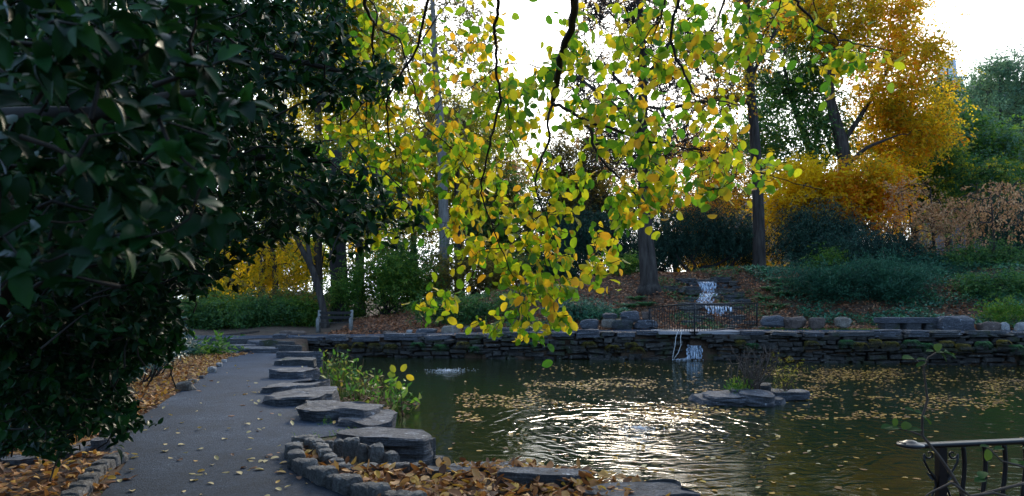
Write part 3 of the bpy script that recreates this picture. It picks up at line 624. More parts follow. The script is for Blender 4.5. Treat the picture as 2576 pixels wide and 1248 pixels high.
# two white ropes hanging from the footbridge
for i, pts in enumerate([[(1706, 832), (1700, 850), (1698, 870), (1694, 888), (1692, 903)], [(1716, 832), (1712, 848), (1713, 868), (1706, 888), (1694, 905)]]):
    a = Acc(); tube(a, [A(u, v, 24.0 - .1 * k) for k, (u, v) in enumerate(pts)], .011, 5); o = a.build('rope', M_rope); localise(o)
    tag(o, ['left white rope hanging from the footbridge into the water', 'right white rope hanging from the footbridge into the water'][i], 'rope', 'ropes on the footbridge')
a = Acc(); c = G(1690, 905, ZW)
for i in range(14):
    p = np.array(c) + rng.normal(size=3) * (.25, .12, .0); tube(a, [p, p + rng.normal(size=3) * (.22, .1, .05) + (0, 0, .1), p + rng.normal(size=3) * (.3, .1, .04) + (0, 0, .14)], [.02, .014, .006], 5)
o = a.build('driftwood', M_twig); localise(o); tag(o, 'tangle of dead sticks in the water at the foot of the ropes', 'driftwood')

# island
gI = 'slabs of the little island'
for i, (u0, u1, v0, v1, zt_, zv, lb) in enumerate([(1752, 1960, 991, 1022, -.5, -.6, 'wide low base slab of the little island in the pond'), (1780, 1900, 983, 1006, -.4, -.48, 'thin pointed slab on the left of the island'), (1866, 1944, 984, 1012, -.36, -.5, 'thick tilted slab at the front of the island'), (1836, 1880, 975, 992, -.33, -.42, 'small upper slab at the foot of the island twigs'), (1935, 2022, 979, 997, -.42, -.5, 'thin pale slab jutting out on the right of the island'), (1896, 1940, 968, 985, -.28, -.42, 'small dark wedge stone at the back of the island')]):
    slabD(lb, u0, u1, v0, v1, zt_, zv, zv - (.5 if i == 0 else .08), seed=600 + i, group=gI, tilt=((0, 0), (.04, .02), (-.06, .05), (.05, 0), (.03, .02), (.1, .1))[i], m=M_slate if i != 5 else M_slate2)

# ------------------------------------------------------------------ plants: generic growing
def curve_pts(p, q, n=6, bend=.12, sag=0.0):
    p = np.array(p, float); q = np.array(q, float); L = np.linalg.norm(q - p); t = np.linspace(0, 1, n)[:, None]
    off = rng.normal(size=3) * bend * L; off2 = rng.normal(size=3) * bend * L * .5
    return p + (q - p) * t + off * np.sin(np.pi * t) + off2 * np.sin(2 * np.pi * t) + np.array([0, 0, -sag * L]) * np.sin(np.pi * t)
def grow(acc, nodes, rads, targets, rtip=.012, k=.02, seg=5, up=.6, bend=.1, n=7):
    """connect every target to the nearest limb already there; nodes/rads are growing lists"""
    T = np.asarray(targets, float)
    N = np.array(nodes); d = np.array([np.min(np.linalg.norm(N - t, axis=1)) for t in T]); ends = []
    N = list(map(np.array, nodes)); Rr = list(rads)
    NA = np.zeros((len(N) + len(T) * n + 5, 3)); NA[:len(N)] = N; cnt = len(N)
    for i in np.argsort(d):
        t = T[i]; D = NA[:cnt] - t; dist = np.linalg.norm(D, axis=1) + up * np.maximum(0, D[:, 2]); j = int(np.argmin(dist))
        L = np.linalg.norm(NA[j] - t)
        if L < .02: continue
        P = curve_pts(NA[j], t, n, bend); r0 = min(Rr[j] * .75, rtip + k * L)
        r = np.linspace(r0, rtip, n); tube(acc, P, r, seg, False)
        for q in range(1, n): NA[cnt] = P[q]; cnt += 1; Rr.append(r[q])
        ends.append((P[-2], t))
    return ends
def blob_targets(blobs, n, shell=.45):
    V = np.array([b[1][0] * b[1][1] * b[1][2] for b in blobs]) ** .66; V = V / V.sum(); out = []
    for (c, r), f in zip(blobs, V):
        m_ = max(3, int(n * f)); d = rdir(m_); rad = rng.uniform(shell, 1, m_) ** .6
        out.append(np.array(c) + d * rad[:, None] * np.array(r))
    return np.concatenate(out)
LEAFX = 1.0
def leafcloud(acc, centers, n, spread, size, tmpl=T_simple, droop=.3, flat=.75, per=8):
    """leaves set along short sprays, the sprays gathered round the twig ends"""
    ns = int(n * LEAFX / per)
    if ns < 1: return
    i = rng.integers(0, len(centers), ns); w_ = rng.lognormal(0, .4, len(centers))
    off = rng.normal(size=(ns, 3)) * spread * w_[i][:, None]; off[:, 2] *= flat
    c = np.asarray(centers)[i] + off; d = norm(norm(off + 1e-6) * .6 + rng.normal(size=(ns, 3)) * np.array([.6, .6, .35]) - np.array([0, 0, droop * .7])); up = norm(rng.normal(size=(ns, 3)) * .45 + np.array([0, 0, 1]))
    side = norm(np.cross(up, d)); L = size * rng.uniform(2, 4, ns)
    k = np.repeat(np.arange(ns), per); m_ = len(k); s_ = np.tile(np.linspace(0, 1, per), ns); sg = np.tile(np.where(np.arange(per) % 2, 1., -1.), ns)
    p = c[k] + d[k] * (s_ * L[k])[:, None] - np.array([0, 0, 1]) * (s_ ** 2 * L[k] * .25)[:, None] + rng.normal(size=(m_, 3)) * size * .15
    x = norm(d[k] * .6 + side[k] * sg[:, None] * .8 + rng.normal(size=(m_, 3)) * .3 - np.array([0, 0, droop * .6]))
    scatter(acc, tmpl, p, x, up[k] + rng.normal(size=(m_, 3)) * .3, size * rng.uniform(.6, 1.2, m_))
def tree(name, label, trunk, rad, blobs, leafmat, n_leaf, lsize, nt_=60, spread=.55, bark=None, group=None, cat='tree', tmpl=T_simple, leafmat2=None, frac2=0, twigs=0, droop=.3, up=.6, limbs=()):
    """trunk: world points from the ground up, rad: radii; blobs: (centre, radii) of the crown"""
    base = trunk[0]; root = empty(name, base, label, cat, group); bark = bark or M_bark
    P = np.array(trunk, float); t = np.linspace(0, len(P) - 1, (len(P) - 1) * 5 + 1)
    rad = np.interp(np.linspace(0, 1, len(P)), np.linspace(0, 1, len(rad)), rad)
    P2 = np.stack([np.interp(t, range(len(P)), P[:, j]) for j in range(3)], 1); r2 = np.interp(t, range(len(P)), rad)
    for _ in range(2): P2[1:-1] = (P2[:-2] + 2 * P2[1:-1] + P2[2:]) / 4
    r2 = r2.copy(); r2[0] *= 1.55; r2[1] *= 1.18; P2[0][2] -= .3
    a = Acc(); tube(a, P2, r2, 12); objs = [a.build('trunk', bark, root)]
    br = Acc(); k0 = len(P2) // 3; nodes = [tuple(p) for p in P2[k0:]]; rads = list(r2[k0:])
    for L in limbs:
        Lp, l0, l1 = L; Lp = np.array(Lp, float); tt = np.linspace(0, len(Lp) - 1, (len(Lp) - 1) * 4 + 1); Q = np.stack([np.interp(tt, range(len(Lp)), Lp[:, j]) for j in range(3)], 1)
        Q[1:-1] = (Q[:-2] + 2 * Q[1:-1] + Q[2:]) / 4
        rr_ = np.linspace(l0, l1, len(Q)); tube(br, Q, rr_, 7); nodes += [tuple(q) for q in Q[2:]]; rads += list(rr_[2:])
    cs = blob_targets(blobs, nt_) if blobs else None
    if cs is not None:
        ends = grow(br, nodes, rads, cs, rtip=.012 + .0004 * base[1], k=.022, up=up)
        if twigs:
            for e0, e1 in ends:
                for _ in range(twigs):
                    L = rng.uniform(.6, 2.0); q = e1 + rdir(1, .15)[0] * L; s = e0 + (e1 - e0) * rng.random()
                    W = curve_pts(s, q, 6, .2); tube(br, W, np.linspace(.03, .014, 6), 3, False)
                    for j in (2, 3, 4):
                        tube(br, curve_pts(W[j], W[j] + rdir(1, .1)[0] * rng.uniform(.3, .8), 4, .16), np.linspace(.018, .01, 4), 3, False)
    if br.n: objs.append(br.build('branches', bark, root))
    n_leaf = n_leaf * 2.6; lsize = lsize * 1.22; spread = spread * .85
    if n_leaf and cs is not None:
        a = Acc(); leafcloud(a, cs, n_leaf * (1 - frac2), spread, lsize, tmpl, droop); objs.append(a.build('crown', leafmat, root, False))
        if frac2:
            a = Acc(); leafcloud(a, cs, n_leaf * frac2, spread, lsize, tmpl, droop); objs.append(a.build('crown', leafmat2, root, False))
    under(root, objs); return root
def crown(u0, u1, v0, v1, y, dep=.8):
    c, (rx, rz) = box(u0, u1, v0, v1, y); return (c, (rx, rx * dep, rz))
def gpt(u, y):                                          # ground point under screen column u at distance y
    x = (u - CX) / F * y; return (x, y, ground_z(x, y))
def trunk_to(u, y, pts):                                # trunk from ground through screen points
    return [gpt(u, y)] + [A(q[0], q[1], y + (q[2] if len(q) > 2 else 0)) for q in pts]
def shrub(name, label, u0, u1, v0, v1, y, leafmat, n, lsize, group=None, tmpl=T_simple, cat='shrub', clumps=40, spread=.28, dep=.7, droop=.3, stems=True, bark=None, mode='dome', x2=None):
    c, (rx, rz) = box(u0, u1, v0, v1, y); gz = ground_z(c[0], y); base = (c[0], y, gz); root = empty(name, base, label, cat, group)
    top = c[2] + rz; h = max(.3, top - gz); ry = rx * dep; objs = []
    K = 11; zb_ = max(gz, c[2] - rz); ha = top - zb_; lx = rng.uniform(-.8, .8, K); lx[0] = 0; lx[1] = -.75; lx[2] = .75; lx[3] = -.4; lx[4] = .4
    lz = rng.uniform(.15, .8, K) * np.sqrt(np.clip(1.1 - lx ** 2, .1, 1)); lz[0] = .7; lz[1] = rng.uniform(.45, .65); lz[2] = rng.uniform(.45, .65); lz[3] = rng.uniform(.55, .8); lz[4] = rng.uniform(.5, .75); lr = rng.uniform(.22, .42, K); lr[:5] = rng.uniform(.3, .42, 5); LC = np.stack([c[0] + lx * rx, y + rng.uniform(-.6, .6, K) * ry, zb_ + lz * ha], 1)
    clumps = int(clumps * 1.5); q_ = rng.integers(0, K, clumps); d = rdir(clumps); rad = rng.uniform(.4, 1, clumps) ** .5
    cs = LC[q_] + d * (rad * lr[q_])[:, None] * np.array([rx, ry, ha * .9]); cs[:, 2] = np.clip(cs[:, 2], zb_ + .05, top)
    a = Acc(); leafcloud(a, cs, n * 2.2, spread, lsize * 1.08, tmpl, droop); 
    objs.append(a.build('foliage', leafmat, root, False))
    if stems:
        a = Acc()
        for q in cs[:: max(1, clumps // 22)]: tube(a, curve_pts((c[0] + rng.normal() * .12 * rx, y + rng.normal() * .1, gz - .05), q, 6, .08), np.linspace(.035, .008, 6), 5, False)
        objs.append(a.build('stems', bark or M_barkdark, root))
    under(root, objs); return root

# ------------------------------------------------------------------ background trees
# the two tall trees by the waterfall
tree('bare_tree', 'tall grey trunk left of the waterfall with a nearly bare crown', trunk_to(1634, 32.5, [(1632, 690), (1624, 600), (1622, 480), (1616, 330), (1618, 180), (1612, 60), (1606, -120)]), [.46, .43, .37, .31, .26, .22, .17, .1],
     [crown(1420, 1640, -60, 300, 32), crown(1560, 1800, -80, 260, 33), crown(1480, 1740, 240, 430, 32)], L_rust, 1300, .12, 100, .6, twigs=9, limbs=[([A(1620, 330, 32.5), A(1570, 285, 32), A(1500, 230, 31), A(1450, 190, 31)], .16, .05), ([A(1618, 200, 32.5), A(1660, 150, 33), A(1700, 80, 33), A(1760, 20, 33)], .13, .05), ([A(1616, 280, 32.5), A(1560, 210, 32), A(1520, 160, 32)], .12, .05)])
tree('tall_tree', 'tall grey trunk right of the waterfall with a long limb reaching left', trunk_to(1910, 37, [(1910, 640), (1908, 540), (1904, 420), (1895, 300), (1885, 200), (1880, 80), (1876, -120)]), [.36, .34, .31, .28, .26, .24, .2, .12],
     [crown(1820, 1960, -80, 200, 37), crown(1700, 1880, 180, 420, 36)], L_gold, 1500, .15, 46, .5, twigs=6, limbs=[([A(1892, 262, 37), A(1860, 250, 36.6), A(1810, 245, 36), A(1740, 262, 35.5), A(1660, 275, 35), A(1600, 262, 34.5), A(1520, 235, 34)], .17, .04), ([A(1885, 200, 37), A(1930, 120, 37), A(1960, 60, 37)], .12, .05), ([A(1660, 275, 35), A(1690, 330, 35), A(1730, 400, 35)], .07, .03)])
tree('autumn_maple', 'big orange and gold maple with a crooked dark trunk', trunk_to(2135, 46, [(2130, 560), (2128, 440), (2118, 360), (2098, 290), (2084, 230), (2100, 120)]), [.46, .46, .42, .42, .34, .3, .16],
     [crown(2130, 2370, 20, 330, 46), crown(2000, 2200, -60, 120, 46), crown(2150, 2330, 250, 440, 49), crown(2180, 2300, -30, 60, 46), crown(2230, 2385, 190, 400, 47)], L_gold, 18000, .19, 170, .62,
     limbs=[([A(2118, 360, 46), A(2160, 300, 46), A(2220, 200, 46), A(2280, 100, 46)], .22, .07), ([A(2125, 420, 46), A(2180, 370, 45), A(2260, 340, 45)], .18, .06)], leafmat2=L_yellow, frac2=.5)
tree('green_tree', 'dark green broad tree between the tall trunk and the orange maple', trunk_to(2065, 50, [(2062, 560), (2060, 440), (2040, 380), (2000, 280), (1970, 160)]), [.35, .33, .3, .26, .2, .1],
     [crown(1840, 2090, 30, 260, 50), crown(1850, 2110, 220, 430, 49), crown(1930, 2110, -20, 90, 50)], L_dgreen, 14000, .2, 130, .75, leafmat2=L_green, frac2=.3, limbs=[([A(2060, 430, 50), A(2085, 390, 50), A(2110, 370, 50)], .16, .08)])
tree('slim_conifer', 'slim dark evergreen poking up right of the orange maple', trunk_to(2385, 62, [(2385, 400), (2384, 170)]), [.3, .2, .05], [crown(2345, 2400, 200, 330, 62), crown(2340, 2420, 280, 470, 62)], L_dgreen, 5000, .22, 60, .5)
tree('far_tree', 'pale grey green tree in front of the slate roofed building', trunk_to(2520, 75, [(2520, 400), (2515, 200)]), [.35, .25, .08], [crown(2430, 2600, 140, 330, 75), crown(2450, 2620, 260, 420, 73)], L_haze, 6000, .26, 90, .9, twigs=2)
tree('far_tree', 'broad mid green tree at the right, below the grey building', trunk_to(2440, 58, [(2440, 480), (2440, 330)]), [.32, .25, .1], [crown(2320, 2500, 270, 470, 58), crown(2440, 2600, 320, 480, 56)], L_green, 9500, .22, 110, .75, leafmat2=L_haze, frac2=.4)
tree('far_tree', 'dull green tree low behind the rusty saplings', trunk_to(2300, 60, [(2300, 500), (2300, 420)]), [.3, .25, .1], [crown(2220, 2420, 400, 560, 56)], L_dgreen, 7000, .22, 60, .7)
gsap = 'small rusty leaved trees on the right bank'
tree('rusty_sapling', 'small thin tree with dusty orange leaves and a dark straight stem', trunk_to(2350, 35, [(2350, 620), (2346, 560), (2340, 470)]), [.09, .085, .07, .02], [crown(2210, 2400, 460, 600, 35), crown(2260, 2440, 520, 660, 34.5)], L_rust, 1700, .11, 80, .4, twigs=0, group=gsap, bark=M_barkdark)
tree('rusty_sapling', 'small reddish stemmed tree with sparse hanging pinkish orange leaves at the right edge', trunk_to(2503, 33, [(2500, 640), (2498, 560), (2490, 470)]), [.06, .055, .045, .02], [crown(2400, 2600, 440, 600, 33)], L_rust, 800, .12, 60, .35, twigs=0, group=gsap, tmpl=T_simple, droop=1.2)
shrub('golden_shrub', 'bright yellow bush glowing behind the dark yews', 1950, 2118, 405, 600, 43, L_bright, 9500, .24, clumps=70, spread=.45)
shrub('orange_shrub', 'tall orange leaved bush under the maple trunk', 2095, 2245, 385, 600, 42, L_gold, 6500, .22, clumps=60, spread=.4)
shrub('golden_shrub', 'yellow bush half hidden between the tall trunk and the left yew', 1680, 1860, 470, 700, 47, L_gold, 3800, .2, clumps=50, spread=.5)
shrub('golden_shrub', 'low yellow bush beyond the waterfall glimpsed under the yew', 1650, 1960, 610, 700, 46, L_bright, 3500, .18, clumps=60, spread=.4)
# centre and left background
tree('pale_trunk_tree', 'tall pale grey trunked tree seen through the yellow hanging leaves', trunk_to(1117, 40, [(1118, 600), (1114, 480), (1110, 330), (1096, 200), (1090, 60), (1086, -100)]), [.33, .31, .29, .27, .23, .2, .14, .08], [crown(950, 1240, -60, 260, 41), crown(1000, 1180, 120, 420, 42)], L_olive, 2600, .17, 70, .6, bark=M_barkpale, twigs=3)
tree('background_tree', 'big yellow leaved tree behind the drooping holly tip', trunk_to(905, 46, [(905, 620), (900, 420), (890, 250)]), [.32, .3, .24, .1], [crown(760, 1010, 80, 330, 46), crown(780, 1060, 280, 560, 45), crown(660, 860, 200, 500, 47)], L_ygreen, 16000, .19, 140, .75, leafmat2=L_yellow, frac2=.45)
tree('background_tree', 'olive and yellow tree standing in the centre left behind the pale trunk', trunk_to(1040, 56, [(1040, 640), (1040, 480)]), [.3, .28, .1], [crown(960, 1180, 330, 600, 56), crown(880, 1040, 480, 640, 54)], L_ygreen, 9000, .2, 100, .7, leafmat2=L_olive, frac2=.4)
tree('background_tree', 'dark green tree low in the middle behind the yellow leaves', trunk_to(1330, 52, [(1330, 640), (1330, 520)]), [.3, .26, .1], [crown(1190, 1420, 430, 660, 52), crown(1150, 1300, 500, 680, 50), crown(1380, 1580, 450, 640, 53)], L_dgreen, 14000, .2, 100, .7, leafmat2=L_olive, frac2=.3)
tree('background_tree', 'thin brownish tree in the centre with a half bare crown', trunk_to(1475, 48, [(1475, 620), (1472, 500), (1470, 400)]), [.2, .19, .15, .06], [crown(1370, 1560, 300, 560, 48)], L_olive, 5200, .17, 60, .6, twigs=4)
tree('background_tree', 'sparse rust coloured tree behind the bare tree', trunk_to(1705, 50, [(1665, 560), (1662, 400)]), [.18, .17, .06], [crown(1600, 1860, 340, 540, 50)], L_gold, 4600, .16, 70, .6, twigs=4)
tree('background_tree', 'dark slender trunk right of the pale trunk', trunk_to(1152, 44, [(1150, 560), (1148, 420), (1150, 300)]), [.2, .18, .15, .06], [crown(1110, 1220, 250, 430, 44)], L_ygreen, 1500, .17, 40, .6)
tree('background_tree', 'reddish leaved distant tree low in the centre', trunk_to(1250, 62, [(1250, 640), (1250, 560)]), [.2, .18, .06], [crown(1200, 1340, 400, 520, 62)], L_rust, 1800, .2, 40, .7, twigs=2)
tree('leaning_tree', 'slender dark tree leaning left behind the bench', [gpt(818, 33.5), A(812, 770, 33.5), A(800, 720, 33.5), A(783, 670, 33.5), A(758, 625, 33.5), A(738, 580, 33.5), A(700, 500, 33.5)], [.2, .18, .17, .16, .13, .1, .05], [crown(640, 820, 440, 600, 34)], L_ygreen, 2500, .14, 50, .5, twigs=3, limbs=[([A(783, 670, 33.5), A(776, 630, 33.5), A(772, 590, 33.5), A(780, 520, 33.5)], .13, .07)])
tree('thick_tree', 'thick dark trunk right behind the bench', trunk_to(858, 37, [(856, 760), (850, 640), (846, 520), (846, 380)]), [.55, .5, .46, .42, .3], [crown(760, 960, 380, 560, 38)], L_dgreen, 3000, .17, 50, .6, bark=M_barkdark)
for i, (u, lb) in enumerate([(655, 'left of two thin dark trunks among hanging yellow leaves'), (690, 'right of two thin dark trunks among hanging yellow leaves')]):
    tree('thin_tree', lb, trunk_to(u, 42, [(u + 4, 700), (u + 8 - 14 * i, 620), (u + 6, 520)]), [.2, .18, .15, .06], [crown(520, 700, 600, 740, 42) if i == 0 else crown(620, 780, 590, 720, 43)], L_yellow, 1500, .14, 50, .4, group='pair of thin trunks left of the bench', droop=1.0)
tree('background_tree', 'green and yellow tree filling the gap left of the thin trunks', trunk_to(540, 52, [(540, 650)]), [.22, .2], [crown(440, 700, 580, 760, 52), crown(620, 820, 580, 720, 54)], L_ygreen, 15000, .2, 90, .6, leafmat2=L_green, frac2=.35)
tree('background_tree', 'yellow tree glimpsed through gaps in the holly', trunk_to(560, 58, [(560, 600), (560, 450)]), [.3, .28, .1], [crown(380, 720, 330, 600, 58), crown(560, 800, 60, 380, 60)], L_yellow, 7000, .24, 100, .9, leafmat2=L_olive, frac2=.5)
tree('background_tree', 'yellow green tree filling the space left of the sky gap', trunk_to(1160, 60, [(1160, 600), (1158, 380)]), [.3, .26, .1], [crown(1000, 1300, 230, 560, 60)], L_ygreen, 9000, .22, 120, .7, leafmat2=L_yellow, frac2=.4)
tree('background_tree', 'tall yellow leaved tree high behind the holly tip at upper left', trunk_to(800, 44, [(800, 500), (800, 200), (790, 40)]), [.3, .27, .2, .1], [crown(680, 930, -60, 240, 44), crown(860, 1010, -40, 120, 45)], L_ygreen, 9000, .19, 110, .7, leafmat2=L_yellow, frac2=.5)
tree('background_tree', 'loose yellow green tree between the pale trunk and the sky gap', trunk_to(1230, 54, [(1230, 560), (1228, 300)]), [.26, .22, .1], [crown(1130, 1340, 180, 420, 54), crown(1160, 1300, 380, 560, 53)], L_ygreen, 3600, .19, 90, .6, twigs=2)
tree('background_tree', 'green and gold tree behind the limb of the tall grey trunk', trunk_to(1800, 58, [(1800, 560), (1800, 400)]), [.26, .22, .1], [crown(1740, 1960, 330, 540, 58)], L_olive, 4200, .2, 70, .6, leafmat2=L_gold, frac2=.4, twigs=2)
tree('dark_evergreen', 'dark ragged evergreen rising behind the left yew', trunk_to(1420, 50, [(1420, 600), (1418, 440)]), [.25, .2, .06], [crown(1370, 1480, 430, 620, 50), crown(1440, 1560, 520, 640, 49)], L_yew, 6000, .22, 60, .6, tmpl=T_needle)
tree('green_tree', 'bushy green tree filling the gap right of the maple trunk', trunk_to(2260, 54, [(2260, 560), (2260, 440)]), [.28, .24, .1], [crown(2160, 2400, 330, 520, 54), crown(2330, 2560, 380, 560, 52), crown(2230, 2420, 300, 480, 53)], L_dgreen, 10000, .2, 110, .65, leafmat2=L_ygreen, frac2=.35)
tree('far_tree', 'tall pale green tree against the sky at the right edge', trunk_to(2560, 80, [(2560, 400), (2560, 180)]), [.35, .3, .1], [crown(2470, 2680, 110, 300, 80)], L_haze, 3500, .26, 80, .8, twigs=3)
tree('background_tree', 'orange brown tree far left behind the holly', trunk_to(250, 50, [(250, 600), (250, 400)]), [.3, .28, .1], [crown(60, 420, 200, 620, 50), crown(-80, 240, 400, 700, 46)], L_olive, 9000, .24, 100, .9, leafmat2=L_gold, frac2=.2)
# far woodland closing the horizon
a = Acc(); cs = []
for i in range(1300):
    u = rng.uniform(-200, 2800); y = rng.uniform(75, 110); cs.append(((u - CX) / F * y, y, rng.uniform(0, 1) ** .8 * (13 + 3 * math.sin(u * .013) + 9 * max(0, min(1, (1050 - u) / 300)) + 5 * max(0, min(1, (u - 1850) / 300))) + 2))
leafcloud(a, np.array(cs), 42000, 1.1, .5)
tag(a.build('woods', L_olive, smooth_=False), 'distant woodland closing the view between the trunks', kind='stuff')

a = Acc(); cs = []  # out-of-view trees behind the camera, added to hold back sky light from there
for i in range(700):
    t = rng.uniform(-1.5, 1.5); d_ = rng.uniform(11, 17); cs.append((math.sin(t) * d_ * 1.4, -math.cos(t) * d_ * .9 + 1, rng.uniform(0, 1) ** .9 * 11))
leafcloud(a, np.array(cs), 12000, 1.0, .5)
tag(a.build('woods', L_dgreen, smooth_=False), 'unseen woodland added behind the camera to darken the sides facing it', kind='stuff')
# ------------------------------------------------------------------ shrubs
shrub('green_shrub', 'large leafy green shrub right of the bench', 860, 1080, 640, 808, 36.5, L_green, 9500, .13, clumps=90, spread=.38, dep=.5)
shrub('green_shrub', 'dark green thicket rising behind the large leafy shrub', 930, 1140, 600, 790, 40, L_dgreen, 8000, .14, clumps=80, spread=.4, dep=.5)
shrub('green_shrub', 'small pale green bush right of the leaning trunk', 822, 885, 700, 790, 35, L_green, 1800, .11, clumps=24, spread=.22)
shrub('olive_shrub', 'loose brownish green shrub in the centre of the slope', 1080, 1300, 640, 770, 38, L_olive, 5500, .14, clumps=70, spread=.4, dep=.4)
shrub('olive_shrub', 'olive shrub on the slope under the hanging leaves', 1260, 1440, 650, 740, 40, L_dgreen, 4200, .14, clumps=60, spread=.4, dep=.4)
gh = 'low hedge bushes behind the path fork'
for i, (u0, u1, v0, lb) in enumerate([(430, 540, 752, 'farthest left low hedge bush, beside the holly'), (520, 640, 748, 'second low hedge bush left of the fallen log'), (610, 720, 756, 'low hedge bush behind the fallen log'), (700, 815, 762, 'right low hedge bush next to the leaning trunk')]):
    shrub('hedge_bush', lb, u0, u1, v0, 848, 34 + (i % 2), L_green if i % 2 else L_dgreen, 5200, .11, gh, clumps=60, spread=.28, dep=.6)
shrub('olive_shrub', 'brownish shrub behind the hedge bushes', 560, 800, 735, 800, 38, L_olive, 4000, .13, clumps=60, spread=.3, dep=.4)
gy = 'dark yews behind the waterfall'
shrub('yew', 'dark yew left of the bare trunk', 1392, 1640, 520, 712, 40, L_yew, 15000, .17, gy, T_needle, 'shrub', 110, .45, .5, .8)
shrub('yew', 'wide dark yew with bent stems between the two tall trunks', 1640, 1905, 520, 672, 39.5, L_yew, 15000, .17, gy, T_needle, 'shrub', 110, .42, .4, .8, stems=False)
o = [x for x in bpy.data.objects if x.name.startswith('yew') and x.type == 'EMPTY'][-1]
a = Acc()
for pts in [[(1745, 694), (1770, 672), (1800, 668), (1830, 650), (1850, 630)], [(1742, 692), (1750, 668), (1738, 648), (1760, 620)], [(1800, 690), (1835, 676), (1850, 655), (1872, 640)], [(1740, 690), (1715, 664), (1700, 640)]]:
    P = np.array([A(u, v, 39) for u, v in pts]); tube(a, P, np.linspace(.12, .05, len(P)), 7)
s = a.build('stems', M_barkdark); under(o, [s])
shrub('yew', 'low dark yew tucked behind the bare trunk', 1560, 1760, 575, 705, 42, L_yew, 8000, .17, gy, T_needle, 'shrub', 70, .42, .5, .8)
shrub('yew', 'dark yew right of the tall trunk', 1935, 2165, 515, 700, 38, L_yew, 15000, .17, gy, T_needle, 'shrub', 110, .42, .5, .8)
shrub('drooping_shrub', 'dark drooping mound with fine brownish sprays', 2105, 2312, 575, 712, 34.5, L_yew, 8000, .16, None, T_needle, 'shrub', 70, .3, .5, 1.2)
shrub('juniper', 'low spreading blue green juniper above the brown boulders', 1985, 2330, 672, 800, 29.5, L_juniper, 17000, .12, 'creeping junipers', T_needle, 'shrub', 130, .28, .35, -.4, bark=M_barkdark)
shrub('juniper', 'smaller juniper spreading at the right over the ivy slope', 2290, 2440, 700, 770, 32, L_juniper, 4500, .12, 'creeping junipers', T_needle, 'shrub', 50, .28, .4, -.4)
shrub('dark_conifer', 'dark evergreen at the right edge behind the rusty leaves', 2470, 2640, 470, 700, 41, L_yew, 9000, .18, None, T_needle, 'shrub', 80, .5, .5, .6)
shrub('green_shrub', 'fine leaved green bushes below the right evergreen', 2390, 2600, 630, 730, 33, L_dgreen, 4500, .11, None, clumps=70, spread=.3, dep=.3)
shrub('green_shrub', 'small green bush left of the bare trunk', 1545, 1612, 655, 720, 36, L_green, 1800, .12, clumps=24, spread=.24)
shrub('green_shrub', 'small bush between the yew and the creeping juniper', 2050, 2130, 630, 700, 34, L_green, 1500, .1, clumps=24, spread=.24)
shrub('grey_shrub', 'fine grey green bush left of the hostas by the path', 405, 492, 846, 908, 18.5, L_juniper, 5000, .045, None, T_needle, 'shrub', 60, .09, .7, -.4)
shrub('hosta', 'bright green broad leaved hostas at the bend of the path', 486, 562, 876, 905, 19.2, L_green, 420, .16, None, T_spear, 'plant', 30, .09, .7, .1, stems=False)
shrub('green_shrub', 'leafy green plants at the right edge above the ivy', 2430, 2620, 690, 770, 29, L_dgreen, 5200, .1, None, clumps=60, spread=.25, dep=.4)
shrub('green_shrub', 'low bluish green bush behind the creeping juniper', 2150, 2400, 655, 720, 34, L_juniper, 7000, .11, None, T_simple, clumps=70, spread=.25, dep=.3)
shrub('yellow_green_plant', 'yellow green grassy plant on the right bank over the whitish rocks', 2500, 2580, 778, 806, 25.6, L_green, 900, .14, None, T_needle, 'plant', 30, .15, .4, -.8, stems=False)
shrub('green_shrub', 'patch of leafy ground plants on the slope below the centre shrub', 1060, 1300, 745, 800, 30.5, L_dgreen, 4200, .1, None, clumps=60, spread=.2, dep=.4, stems=False)
shrub('green_shrub', 'patch of ivy like plants on the slope behind the wall boulders', 1400, 1560, 765, 802, 29.5, L_ivy, 3000, .1, None, T_spear, clumps=50, spread=.2, dep=.4, stems=False)
# ferns
def fern(label, u, v, y, n=16, L=.7, mat_=None, group='ferns on the bank', hang=0.0, name='fern'):
    c = A(u, v, y) if hang else hit(u, v + 4); a = Acc(); pos = []; xd = []; nd = []; sz = []
    for i in range(n):
        t = rng.uniform(0, 6.28); l = L * rng.uniform(.7, 1.1); out = np.array([math.cos(t), math.sin(t) * .8, 0])
        if hang: out = np.array([math.cos(t), -abs(math.sin(t)), 0])
        for s in np.linspace(.12, 1, 15):
            p = np.array(c) + out * l * s * .8 + np.array([0, 0, l * (.85 * s - .75 * s * s) - hang * l * s * s])
            side = np.array([-out[1], out[0], 0]); w_ = l * .24 * (1.02 - s) + .015
            for sg in (-1, 1): pos.append(p); xd.append(side * sg + out * .4 + np.array([0, 0, -.2])); nd.append([0, 0, 1]); sz.append(w_ * 1.4)
    scatter(a, T_needle, np.array(pos), np.array(xd), np.array(nd, float) + rng.normal(size=(len(pos), 3)) * .2, np.array(sz))
    o = a.build(name, mat_ or L_fern, smooth_=False); localise(o); return tag(o, label, 'fern', group)
for i, (u, v, y) in enumerate([(1600, 745, 31), (1625, 760, 30), (1585, 765, 29.5), (1560, 778, 29), (1950, 700, 32.5), (1975, 712, 32), (1992, 700, 33), (2015, 712, 32), (1965, 735, 31), (1940, 722, 32), (2000, 735, 31), (2035, 700, 33), (1925, 745, 30.5), (1960, 765, 29.5), (2060, 690, 34)]):
    fern('green fern on the leafy slope left of the waterfall' if u < 1700 else 'green fern on the slope between the waterfall and the juniper', u, v + 6, y, 22, .75, group='ferns left of the waterfall' if u < 1700 else 'ferns right of the waterfall')
